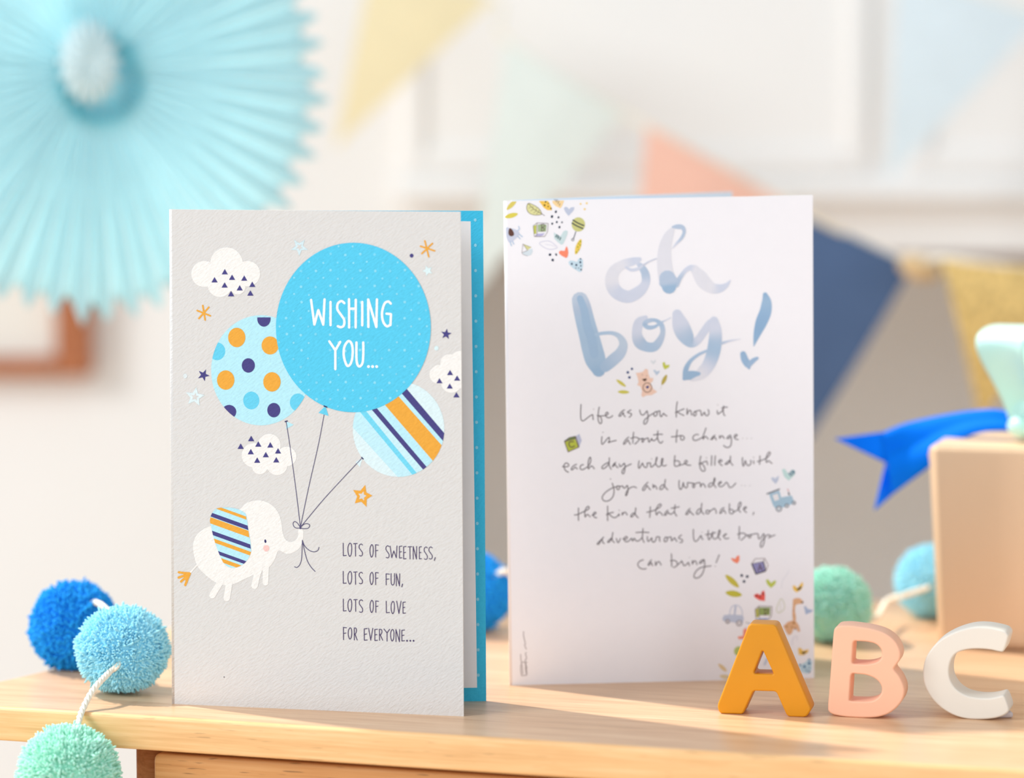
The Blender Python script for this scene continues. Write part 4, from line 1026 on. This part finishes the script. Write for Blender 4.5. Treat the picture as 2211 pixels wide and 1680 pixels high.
for x, y, r in ((1972, 322, 23), (2042, 294, 15), (2105, 270, 14)): p.ell(x, y, r, None, (214, 220, 228), 2, n=16); p.stroke(ellipse(x, y, r, r, 12), 7, (112, 114, 126), 3, closed=True)
p.stroke([(2058, 180), (2064, 198)], 12, (84, 84, 96), 2); p.stroke([(2050, 148), (2056, 166)], 7, (222, 150, 150), 2)
done(p, 'printed_train', 'blue printed toy train')
p = P2(1200, 1020, 540); p.poly([(1902, 52), (1920, 42), (1938, 56), (1972, 28), (1968, 68), (1945, 102), (1918, 78)], (198, 207, 229), 1); done(p, 'printed_heart')
p = Print(F2); p.poly([(1688, 1014), (1694, 1012), (1702, 1023), (1710, 1014), (1717, 1016), (1716, 1025), (1703, 1038), (1693, 1029)], (198, 227, 227), 1)
for a_, b_ in (((1703, 1022), (1708, 1028)), ((1706, 1019.5), (1711, 1025.5)), ((1709, 1017), (1714, 1023)), ((1712, 1015.5), (1716, 1021))): p.stroke([a_, b_], 1.9, (48, 84, 126), 2)
done(p, 'printed_heart', 'pale teal printed heart with dark dashes')
# lower right corner
p = P2(1540, 1190, 230); D = lambda: P2(1540, 1190, 230); D_ = lambda: Print(F2, window=win2)
def DD():
    q = Print(F2, window=win2); q.ox, q.oy, q.sc = 1540, 1190, 6.2217; return q
p = DD(); p.poly([(235, 100), (262, 92), (292, 108), (318, 66), (352, 58), (352, 130), (322, 168), (270, 142)], (251, 146, 118), 1); done(p, 'printed_heart', 'coral printed heart')
p = DD(); p.poly([(528, 170), (668, 142), (700, 262), (578, 308)], (152, 150, 198), 1); p.stroke([(518, 172), (574, 308), (702, 266)], 17, (72, 66, 78), 2, smooth=False); p.stroke([(672, 140), (705, 262)], 14, (84, 76, 88), 2)
p.stroke([(520, 165), (562, 104), (690, 98), (738, 190), (706, 264)], 8, (150, 134, 132), 2, smooth=False); p.stroke([(530, 168), (670, 140), (692, 100)], 7, (120, 108, 112), 2, smooth=False)
for l_ in ([(600, 272), (626, 178), (662, 262)], [(612, 236), (656, 228)]): p.stroke(l_, 10, (98, 72, 84), 3, smooth=False)
done(p, 'printed_toy_block', 'printed toy block with letter A')
p = DD()
for x, y in ((382, 328), (456, 342), (414, 408)): p.ell(x, y, 19, None, NAVY, 1, n=16)
done(p, 'printed_dots', 'navy printed dots')
p = DD(); p.leaf(254, 404, 244, 76, 43, (208, 196, 84), 1); p.leaf(275, 573, 222, 84, 9, (203, 196, 76), 1); done(p, 'printed_leaf', 'yellow printed leaf strokes')
p = DD(); p.poly([(705, 396), (730, 374), (778, 430), (820, 395), (847, 400), (828, 450), (775, 496), (728, 450)], (197, 208, 96), 1); done(p, 'printed_heart', 'green printed heart')
p = DD(); p.poly([(542, 592), (588, 568), (638, 590), (650, 545), (684, 528), (697, 590), (692, 672), (620, 660), (562, 625)], (241, 104, 96), 1)
for x, y in ((580, 600), (628, 611), (668, 573)): p.ell(x, y, 12, None, (70, 50, 54), 2, n=12)
done(p, 'printed_heart', 'red printed heart with dark dots')
p = DD(); p.poly([(1063, 470), (1092, 460), (1130, 498), (1165, 450), (1200, 412), (1207, 460), (1180, 520), (1118, 556), (1078, 522)], (246, 204, 100), 1); p.poly([(1108, 500), (1140, 505), (1170, 472), (1190, 486), (1146, 532)], NAVY, 2); done(p, 'printed_heart', 'yellow printed heart with a navy tick')
p = DD(); GI = (231, 184, 144)
p.poly([(1070, 650), (1110, 630), (1165, 632), (1215, 680), (1196, 706), (1130, 712), (1104, 730), (1096, 800), (1112, 900), (1106, 935), (1150, 1000), (1168, 1080), (1132, 1082), (1120, 1020), (1080, 1040), (1052, 1110), (1010, 1130), (975, 1080), (940, 1010), (1000, 952), (1070, 930), (1062, 850), (1068, 720)], GI, 1)
p.ell(1197, 690, 13, None, (84, 70, 64), 2, n=12)
for x, y, r in ((1080, 965, 16), (1102, 1040, 16), (1058, 1022, 11), (985, 1012, 13), (1078, 800, 9), (1086, 870, 8)): p.ell(x, y, r, None, (184, 128, 84), 2, n=12)
done(p, 'printed_giraffe', 'orange printed giraffe')
p = DD(); p.poly([(1218, 740), (1240, 738), (1268, 778), (1340, 792), (1325, 815), (1242, 852)], (176, 194, 226), 1); done(p, 'printed_heart')
p = DD(); p.stroke([(915, 640), (958, 730), (938, 795), (878, 830), (850, 790), (870, 715)], 9, (212, 216, 190), 1, closed=True); p.stroke([(905, 690), (898, 830)], 6, (218, 222, 202), 1); p.stroke([(1012, 260), (985, 320), (930, 400), (915, 500)], 6, (225, 228, 238), 1); p.stroke([(1065, 1260), (1060, 1210), (1090, 1150), (1125, 1150), (1125, 1200)], 6, (214, 216, 232), 1); done(p, 'printed_leaf')
p = DD(); CB = (198, 207, 229)
p.poly([(122, 905), (145, 862), (220, 852), (392, 862), (412, 900), (392, 975), (300, 962), (130, 938)], CB, 1); p.stroke([(218, 860), (240, 762), (292, 727), (350, 742), (385, 800), (390, 865)], 11, CB, 1); p.stroke([(300, 735), (286, 860)], 26, CB, 2)
for x, y, r in ((193, 945, 26), (348, 967, 36)): p.ell(x, y, r, None, (232, 230, 236), 2, n=18); p.stroke(ellipse(x, y, r, r, 14), 9, (116, 106, 116), 3, closed=True); p.stroke([(x, y - 9), (x, y + 9)], 6, (150, 140, 150), 3); p.stroke([(x - 9, y), (x + 9, y)], 6, (150, 140, 150), 3)
p.stroke([(442, 956), (465, 968), (498, 970)], 9, (150, 150, 146), 1); done(p, 'printed_car', 'lavender printed car')
p = DD(); blk(p, [(612, 758), (765, 758), (760, 862), (620, 862)], (154, 174, 106), [(570, 785), (605, 762), (612, 880), (582, 892)], (194, 194, 88), [(600, 904), (745, 898), (712, 930), (590, 932)], (172, 182, 218),
              [[(612, 740), (785, 745), (780, 860), (742, 925), (578, 930), (562, 785), (612, 740), (618, 895)]], [[(692, 776), (690, 860)], [(680, 776), (742, 800), (692, 862)]], 10)
done(p, 'printed_toy_block', 'printed toy block with letter D')
p = DD(); p.poly([(326, 1148), (400, 1140), (402, 1060), (440, 1026), (470, 1090), (420, 1180), (345, 1185)], (250, 158, 132), 1); p.ell(345, 1345, 66, None, (192, 204, 118), 1); done(p, 'printed_heart')
p = DD(); p.poly([(1138, 1312), (1165, 1296), (1210, 1336), (1282, 1318), (1272, 1362), (1212, 1400), (1150, 1392)], (245, 203, 104), 1); p.poly([(1178, 1362), (1210, 1355), (1262, 1342), (1215, 1386)], NAVY, 2); done(p, 'printed_heart')
p = DD(); p.poly([(1150, 1530), (1200, 1512), (1242, 1490), (1285, 1440), (1328, 1480), (1322, 1600), (1262, 1650), (1180, 1620)], (196, 224, 240), 1)
for x, y, r in ((1288, 1508, 18), (1225, 1553, 18), (1290, 1460, 12), (1290, 1570, 9), (1253, 1600, 11), (1290, 1622, 13), (1165, 1530, 13)): p.ell(x, y, r, None, (48, 112, 162), 2, n=14)
done(p, 'printed_heart', 'light blue printed heart with blue dots')
p = DD(); p.leaf(125, 1566, 150, 50, 42, (232, 208, 160), 1); p.leaf(165, 1690, 160, 60, 10, (230, 214, 176), 1); p.stroke([(720, 1450), (690, 1520)], 30, (204, 214, 232), 1); done(p, 'printed_leaf')
# scribbled signature
p = P2(1080, 1340, 220); SG = (172, 166, 172)
for s in ([(510, 240), (508, 330), (545, 500), (530, 530), (565, 620)], [(565, 690), (548, 730), (570, 790), (560, 850)], [(445, 735), (450, 850), (462, 920), (445, 1000), (450, 1100), (465, 1190), (490, 1190)], [(540, 850), (560, 960), (580, 1030)], [(580, 900), (545, 950), (570, 1050), (575, 1190), (545, 1020)], [(462, 920), (510, 900), (545, 920)], [(470, 960), (490, 1150)], [(490, 1190), (550, 1190)]):
    p.stroke(s, 17, SG, 1)
done(p, 'printed_signature', 'grey scribbled signature')
# ================================================================== wooden letters
def letter(name, outline, holes, org, w, base, yaw, thick, m, label, r=0.0007, feet=False):
    sc = 2211.0 / w
    px = lambda p: (org[0] + p[0] / sc, org[1] + p[1] / sc)
    B = ground(*base); ya = math.radians(yaw)
    fr = Frame(B, B + Vector((math.cos(ya), -math.sin(ya), 0)))
    loc = [fr.uv(*px(p)) for p in outline]; hl = [[fr.uv(*px(p)) for p in h] for h in holes]
    lo = sorted(loc, key=lambda q: q[1]); a0 = b0 = 0.0
    if feet:                                       # two feet on the table
        xm = sum(q[0] for q in loc) / len(loc)
        l_, r_ = min((q for q in loc if q[0] < xm), key=lambda q: q[1]), min((q for q in loc if q[0] >= xm), key=lambda q: q[1])
        k_ = (r_[1] - l_[1]) / (r_[0] - l_[0]); drop = lambda q: (q[0], q[1] - l_[1] - k_ * (q[0] - l_[0]))
    else:
        drop = lambda q: (q[0], q[1] - lo[0][1])
    loc = [drop(q) for q in loc]; hl = [[drop(q) for q in h] for h in hl]
    place = lambda a, b, d: fr.p(a, b, -d)
    xs = [p[0] for p in loc]
    o = rounded_prism(name, loc, hl, thick, r, place, [m], None, fr.p((min(xs) + max(xs)) / 2, 0, -thick / 2), steps=4)
    return tag(o, label, 'letter', 'wooden alphabet letters in a row')
M_A = plain('mustard_paint', (217, 144, 8), 0.42, 0.45, 0.03, 60, 700, 0.08, 0.0004)
M_B = plain('peach_paint', (247, 192, 162), 0.5, 0.4, 0.015, 60, 700, 0.05, 0.0004)
M_C = plain('ivory_paint', (230, 224, 214), 0.5, 0.4, 0.01, 60, 700, 0.05, 0.0004)
A_out = round_poly([(418, 138, 34), (695, 138, 40), (1068, 1010, 30), (1012, 1090, 30), (815, 1090, 40), (700, 832, 30), (466, 832, 26), (356, 1078, 30), (112, 1078, 40), (86, 1000, 40)], 30, 6)
A_hole = round_poly([(560, 405, 26), (676, 655, 24), (462, 655, 36)], 24, 6)
letter('letter_block', A_out, [A_hole], (1530, 1320), 460, (1650, 1545.5), 13, 0.0110, M_A, 'mustard yellow wooden letter A in front of the white card', feet=True)
B_out = cr([(1345, 158), (1440, 152), (1560, 164), (1700, 188), (1830, 232), (1930, 310), (1985, 410), (1985, 500), (1940, 572), (1925, 610), (1985, 690), (2030, 800), (2022, 900), (1970, 985), (1880, 1060), (1780, 1098), (1680, 1110), (1540, 1109), (1400, 1098), (1300, 1078), (1246, 1045), (1238, 990), (1248, 860), (1268, 600), (1283, 380), (1296, 230), (1308, 185)], True, 5)
B_h1 = cr([(1505, 322), (1560, 316), (1650, 322), (1735, 345), (1785, 395), (1797, 445), (1782, 500), (1735, 535), (1650, 553), (1560, 553), (1495, 545), (1490, 500), (1496, 400)], True, 4)
B_h2 = cr([(1482, 662), (1540, 656), (1640, 668), (1730, 705), (1785, 765), (1797, 825), (1775, 880), (1720, 925), (1640, 940), (1560, 940), (1470, 934), (1462, 900), (1470, 780)], True, 4)
letter('letter_block', B_out, [B_h1, B_h2], (1530, 1320), 460, (1870, 1551), 15, 0.0112, M_B, 'peach pink wooden letter B between the yellow A and white C')
C_out = cr([(1205, 395), (1170, 362), (1080, 335), (950, 312), (800, 310), (650, 342), (500, 402), (370, 485), (270, 595), (208, 710), (182, 840), (190, 970), (232, 1085), (305, 1195), (420, 1300), (560, 1380), (720, 1424), (900, 1430), (1050, 1416), (1150, 1386), (1212, 1345), (1224, 1300), (1200, 1220), (1172, 1158), (1140, 1140), (1060, 1160), (960, 1172), (830, 1166), (700, 1135), (600, 1075), (530, 985), (500, 885), (505, 780), (540, 685), (605, 620), (720, 585), (860, 577), (1000, 588), (1100, 610), (1150, 610), (1180, 560), (1208, 470), (1216, 425)], True, 4)
letter('letter_block', C_out, [], (1960, 1300), 394.7, (2121, 1555), 17, 0.0135, M_C, 'white wooden letter C at the right end of the letter row')
tk = ground(2163, 1552)
V, Fa = box_verts((tk.x - 0.004, tk.y + 0.001, TZ), (tk.x + 0.0045, tk.y + 0.006, TZ + 0.0022))
o = mesh_obj('putty_lump', V, Fa, plain('putty', (214, 206, 208), 0.7, 0.3, 0.05, 300), None, tk)
k = o.modifiers.new('bevel', 'BEVEL'); k.width = 0.0009; k.segments = 3
tag(o, 'tiny grey lump of putty wedged under the white letter C', 'putty')

# ================================================================== pom-poms
def pom(label, centre, R, rgb, N, seed, sq=1.0, bent=0.17):
    rnd = np.random.default_rng(seed)
    k = np.arange(N) + 0.5
    phi = np.arccos(1 - 2 * k / N); th = math.pi * (1 + 5 ** 0.5) * k
    D = np.stack([np.cos(th) * np.sin(phi), np.sin(th) * np.sin(phi), np.cos(phi)], 1)
    D += rnd.normal(0, 0.045, D.shape); D /= np.linalg.norm(D, axis=1)[:, None]
    lump = np.array([noise.noise(Vector(d) * 3.2 + Vector((seed, 0, 0))) for d in D]) * 0.075
    tip = R * (0.985 + lump + rnd.uniform(-0.075, 0.045, N) + (rnd.random(N) < 0.02) * 0.07)
    A = np.cross(D, np.array([0.31, 0.52, 0.79])); A /= np.linalg.norm(A, axis=1)[:, None]; B = np.cross(D, A)
    rad = R * math.sqrt(3.6 / N) * rnd.uniform(0.8, 1.15, N)
    off = rnd.normal(0, bent * R * 0.5, (N, 2))
    rings = [(0.5, 0.0, 0.7), (0.84, 0.4, 0.95), (0.945, 0.9, 1.1), (0.985, 1.0, 0.75)]
    SD = 5; per = SD * len(rings) + 1
    V = np.zeros((N, per, 3))
    for j, (f, o_, w) in enumerate(rings):
        c = D * (tip * f)[:, None] + A * (off[:, :1] * o_) + B * (off[:, 1:] * o_)
        for s in range(SD):
            a = 2 * math.pi * s / SD
            V[:, j * SD + s] = c + (A * math.cos(a) + B * math.sin(a)) * (rad * w)[:, None]
    V[:, -1] = D * tip[:, None] + A * off[:, :1] + B * off[:, 1:]
    f = []
    for j in range(len(rings) - 1):
        for s in range(SD):
            f.append((j * SD + s, j * SD + (s + 1) % SD, (j + 1) * SD + (s + 1) % SD, (j + 1) * SD + s))
    l = (len(rings) - 1) * SD
    tri = [(l + s, l + (s + 1) % SD, per - 1) for s in range(SD)]
    base = (np.arange(N) * per)[:, None, None]
    Fq = (np.array(f)[None] + base).reshape(-1, 4).tolist(); Ft = (np.array(tri)[None] + base).reshape(-1, 3).tolist()
    P = V.reshape(-1, 3) * np.array([1, 1, sq])
    bm = bmesh.new(); bmesh.ops.create_icosphere(bm, subdivisions=3, radius=R * 0.88)
    n0 = len(P); core = [tuple(v.co) for v in bm.verts]; cf = [tuple(n0 + v.index for v in q.verts) for q in bm.faces]; bm.free()
    P = np.concatenate([P, np.array(core)]) + np.array(centre)
    low = TZ + 0.0004
    if centre[2] - R > TZ - 0.01:
        P[:, 2] = np.maximum(P[:, 2], low)
    o = mesh_obj('pom_pom', P, Fq + Ft + cf, yarn(rgb), None, Vector(centre) - Vector((0, 0, R)), smooth=True)
    return tag(o, label, 'pom-pom', 'yarn pom-poms of the garland')
_y = {}
def yarn(rgb):
    if rgb not in _y:
        _y[rgb] = tissue('pom_pom_yarn', rgb, 0.08)
    return _y[rgb]
BLUE, SKY, MINT = (42, 170, 248), (174, 238, 255), (198, 251, 234)
def pom_on_table(u, vb, rpx, rgb, label, N, seed, sq=1.0):
    g = ground(u, vb - rpx * 0.10); R = rpx * g.y / F
    g = ground(u, vb - rpx * 0.08)
    c = g + Vector((0, 0, R * 0.93)); return pom(label, c, R, rgb, N, seed, sq), c, R
p_blue, c_blue, R_blue = pom_on_table(160, 1449, 97, BLUE, 'bright blue yarn pom-pom at the left behind the light blue one', 3600, 1, 1.04)
p_sky, c_sky, R_sky = pom_on_table(266, 1503, 102, SKY, 'light blue yarn pom-pom touching the left edge of the grey card', 5200, 2, 0.94)
cm = at(147, 1674, 1.045); Rm = 113 * 1.045 / F
p_mint = pom('mint green yarn pom-pom hanging over the front edge of the table', cm, Rm, MINT, 5400, 3)
p_b2, c_b2, R_b2 = pom_on_table(1018, 1369, 90, BLUE, 'bright blue yarn pom-pom seen in the gap between the two cards', 3000, 4)
p_m2, c_m2, R_m2 = pom_on_table(1797, 1390, 86, MINT, 'mint green yarn pom-pom behind the right edge of the white card', 3200, 5, 0.97)
p_s2, c_s2, R_s2 = pom_on_table(2012, 1338, 82, SKY, 'light blue yarn pom-pom behind the brown paper parcel', 3000, 6)
M_yarncord = plain('cotton_cord', (246, 240, 226), 0.85, 0.15, 0.03, 400)
V, Fa = [], []
rope(V, Fa, [cm + Vector((0.002, 0, Rm * 0.9)), at(166, 1568, 1.0550), at(174, 1543, 1.0618), at(183, 1522, 1.0662), at(197, 1496, 1.0715), at(214, 1474, 1.0765), at(238, 1450, c_sky.y - R_sky * 0.98), at(256, 1434, c_sky.y - R_sky * 0.86), c_sky + Vector((0, 0, 0))], 0.00125, 0.0075)
rope(V, Fa, [c_sky + Vector((0, 0.006, 0.008)), at(250, 1335, c_sky.y + R_sky * 0.8), at(228, 1314, c_sky.y + R_sky * 1.25), at(212, 1303, c_blue.y - R_blue * 0.72), at(196, 1306, c_blue.y - R_blue * 0.4), c_blue], 0.0013, 0.0075)
zc = TZ + 0.0030
def tz(x, y): return Vector((x, y, zc))
rope(V, Fa, [c_blue, c_blue + Vector((0.014, 0.012, -0.008)), tz(-0.135, 1.195), tz(-0.10, 1.215), tz(-0.06, 1.23), c_b2 + Vector((-R_b2 * 0.95, -0.002, -0.006)), c_b2], 0.0013, 0.0075)
rope(V, Fa, [c_b2, at(1078, 1238, c_b2.y - R_b2 * 0.55), at(1096, 1236, c_b2.y - R_b2 * 0.5), at(1130, 1270, 1.262), tz(0.035, 1.275), tz(0.075, 1.285), tz(0.11, 1.275), c_m2 + Vector((-R_m2 * 0.8, R_m2 * 0.6, -0.004)), c_m2], 0.0013, 0.0075)
rope(V, Fa, [c_m2, c_m2 + Vector((R_m2 * 1.0, 0.001, -0.007)), at(1915, 1298, 1.262), at(1945, 1288, 1.258), at(1975, 1278, c_s2.y - R_s2 * 0.97), at(2004, 1268, c_s2.y - R_s2 * 0.93), c_s2], 0.0013, 0.0075)
o = mesh_obj('garland_cord', V, Fa, M_yarncord, None, ground(212, 1478), smooth=True)
tag(o, 'white twisted cotton cord threaded through the row of yarn pom-poms', 'cord')

# ================================================================== parcel, bow and ribbon
M_kraft = plain('kraft_paper', (238, 203, 168), 0.62, 0.3, 0.05, 12, 45, 0.25, 0.004, (1, 1, 0.6))
g0 = ground(2024, 1397)
ang = math.radians(-17); bx = Vector((math.cos(ang), math.sin(ang), 0)); by = Vector((-bx.y, bx.x, 0))
top = at(1996, 966, g0.y).z - TZ
bxo = empty('gift_parcel', g0 + bx * 0.06 + by * 0.035, 'parcel wrapped in brown kraft paper standing at the right edge', 'parcel')
def bp(a, b, z): 
    f = z / top
    return g0 + bx * (a - 0.0052 * f * (1 - a / 0.06)) + by * b + Vector((0, 0, z))
ol = round_poly([(0.003, 0.0, 0.001), (0.13, 0.0, 0.004), (0.13, 0.072, 0.004), (0.0, 0.072, 0.004), (-0.0005, 0.006, 0.001)], 0.002, 3)
o = rounded_prism('paper_wrap', ol, [], top, 0.0022, lambda a, b, d: bp(a, b, top - d), [M_kraft], bxo, steps=3, r_back=0.0045)
V, Fa = [], []                                     # folded end flap on the left side
for (b_, z_) in ((0.010, top - 0.004), (0.068, top - 0.004), (0.040, top * 0.45)):
    for dd in (0.0, -0.0008): V.append(bp(-0.0006 + dd, b_, z_))
Fa = [(0, 2, 4), (1, 5, 3), (0, 1, 3, 2), (2, 3, 5, 4), (4, 5, 1, 0)]
mesh_obj('paper_flap', V, Fa, M_kraft, bxo)

def satin(name, rgb, rough=0.35):
    m, n, l, b = mat_base(name)
    c = lin(rgb)
    f = vnoise(n, l, coords(n, l, (1, 1, 1)), 60)
    l.new(ramp(n, l, f, [(0.3, tuple(x * 0.95 for x in c)), (0.7, c)]), b.inputs['Base Color'])
    b.inputs['Roughness'].default_value = rough; b.inputs['Specular IOR Level'].default_value = 0.6
    b.inputs['Sheen Weight'].default_value = 0.3
    return m
M_mint_satin = satin('mint_satin', (196, 242, 234))
M_blue_satin = tissue('blue_satin', (0, 146, 255), 0.4)

def sheet(name, rows, m, parent=None, loc=None, th=0.0004):
    """A thick sheet from rows of points."""
    R, Cn = len(rows), len(rows[0]); V, Fa = [], []
    def nrm(i, j):
        a = rows[min(i + 1, R - 1)][j] - rows[max(i - 1, 0)][j]; b = rows[i][min(j + 1, Cn - 1)] - rows[i][max(j - 1, 0)]
        n = a.cross(b); return n.normalized() if n.length > 1e-12 else Vector((0, -1, 0))
    for s in (0.5, -0.5):
        for i in range(R):
            for j in range(Cn): V.append(rows[i][j] + nrm(i, j) * th * s)
    N = R * Cn; q = lambda i, j: i * Cn + j
    for i in range(R - 1):
        for j in range(Cn - 1):
            f = (q(i, j), q(i + 1, j), q(i + 1, j + 1), q(i, j + 1)); Fa.append(f); Fa.append(tuple(k + N for k in f[::-1]))
    for i in range(R - 1):
        Fa.append((q(i, 0), q(i, 0) + N, q(i + 1, 0) + N, q(i + 1, 0))); Fa.append((q(i, Cn - 1), q(i + 1, Cn - 1), q(i + 1, Cn - 1) + N, q(i, Cn - 1) + N))
    for j in range(Cn - 1):
        Fa.append((q(0, j), q(0, j + 1), q(0, j + 1) + N, q(0, j) + N)); Fa.append((q(R - 1, j), q(R - 1, j) + N, q(R - 1, j + 1) + N, q(R - 1, j + 1)))
    return fix_normals(mesh_obj(name, V, Fa, m, parent, loc, smooth=True))

kn = at(2210, 936, g0.y + 0.022)
bow = empty('satin_bow', kn, 'mint green satin bow standing on the brown paper parcel', 'bow')
def bow_loop(d, dep, L, W, D, base=0.3):
    """A ribbon loop leaving the knot along d; W is the ribbon's width, D half the loop's thickness along dep."""
    d = Vector(d).normalized(); dep = Vector(dep); dep = (dep - d * dep.dot(d)).normalized(); wid = d.cross(dep).normalized()
    rows = []; n = 44
    for i in range(n + 1):
        s = i / n; o_ = math.sin(math.pi * s)
        c = kn + d * (L * o_ ** 0.85) + dep * (D * math.sin(2 * math.pi * s) * (0.3 + 0.7 * o_)) + Vector((0, 0, 0.003))
        ww = W * (base + (1 - base) * o_ ** 0.8)
        rows.append([c + wid * ww * (k / 10 - 0.5) - dep * (0.0035 * math.cos(math.pi * s) * (1 - (k / 5 - 1) ** 2)) for k in range(11)])
    return sheet('bow_loop', rows, M_mint_satin, bow)
bow_loop((-0.04, 0.0, 1.0), (-0.7, -0.7, 0), 0.0440, 0.027, 0.0195, 0.5)
bow_loop((0.35, -0.75, 0.62), (-0.75, -0.3, 0.45), 0.030, 0.022, 0.011, 0.5)
bow_loop((0.75, 0.25, 0.8), (0.2, 1, 0), 0.040, 0.023, 0.009)
bow_loop((0.2, 0.95, 0.7), (1, 0, 0.2), 0.036, 0.022, 0.008)
bow_loop((1.0, -0.1, 0.25), (0, 0.3, 1), 0.038, 0.022, 0.008)
bm = bmesh.new(); bmesh.ops.create_uvsphere(bm, u_segments=18, v_segments=10, radius=0.0065)
me = bpy.data.meshes.new('knot'); bm.to_mesh(me); bm.free()
for p in me.polygons: p.use_smooth = True
me.materials.append(M_mint_satin)
o = link(bpy.data.objects.new('knot', me)); o.parent = bow; o.location = (0, 0, 0.003); o.scale = (1.1, 1.0, 0.8)

# ribbon tail: top edge, bottom edge, depth
tail = [((2205, 896), (2205, 934), 1.237), ((2150, 884), (2158, 930), 1.240), ((2090, 888), (2104, 938), 1.246), ((2040, 896), (2056, 962), 1.252), ((1990, 906), (2012, 1004), 1.256),
        ((1950, 916), (1972, 1034), 1.256), ((1915, 930), (1940, 1058), 1.252), ((1905, 934), (1926, 1068), 1.250)]
tail = cr([(*a_, *b_, y_) for a_, b_, y_ in tail], False, 4)
rows = []
for (u0, v0, u1, v1, y) in tail:
    rows.append([at(u0 + (u1 - u0) * k / 10, v0 + (v1 - v0) * k / 10, y + 0.030 * (k / 10 - 0.4) ** 2 - 0.030 * max(0, k / 10 - 0.4)) for k in range(11)])
last = (1905, 934, 1926, 1068, 1.250)
# swallowtail: the last rows taper into two points around a notch
notch = (1907, 1001)
for f in (0.12, 0.25, 0.4, 0.55, 0.7, 0.85, 0.97):
    pass
rib = empty('gift_ribbon', at(2150, 905, 1.24), 'bright blue ribbon tail with a notched end reaching left from the parcel', 'ribbon')
sheet('ribbon_band', rows, M_blue_satin, rib, th=0.0004)
def tip_rows(e0, e1, tipp, y, curl):
    rr = []
    for i in range(9):
        f = i / 8
        a_ = (e0[0] + (tipp[0] - e0[0]) * f, e0[1] + (tipp[1] - e0[1]) * f)
        b_ = (e1[0] + (tipp[0] - e1[0]) * f * 0.999, e1[1] + (tipp[1] - e1[1]) * f * 0.999)
        rr.append([at(a_[0] + (b_[0] - a_[0]) * k / 6, a_[1] + (b_[1] - a_[1]) * k / 6, y + curl * f * f) for k in range(7)])
    return rr
sheet('ribbon_tip', tip_rows((1906, 933), (1915, 1001), (1803, 947), 1.2505, -0.010), M_blue_satin, rib)
sheet('ribbon_tip', tip_rows((1913, 995), (1927, 1068), (1888, 1102), 1.2495, -0.016), M_blue_satin, rib)
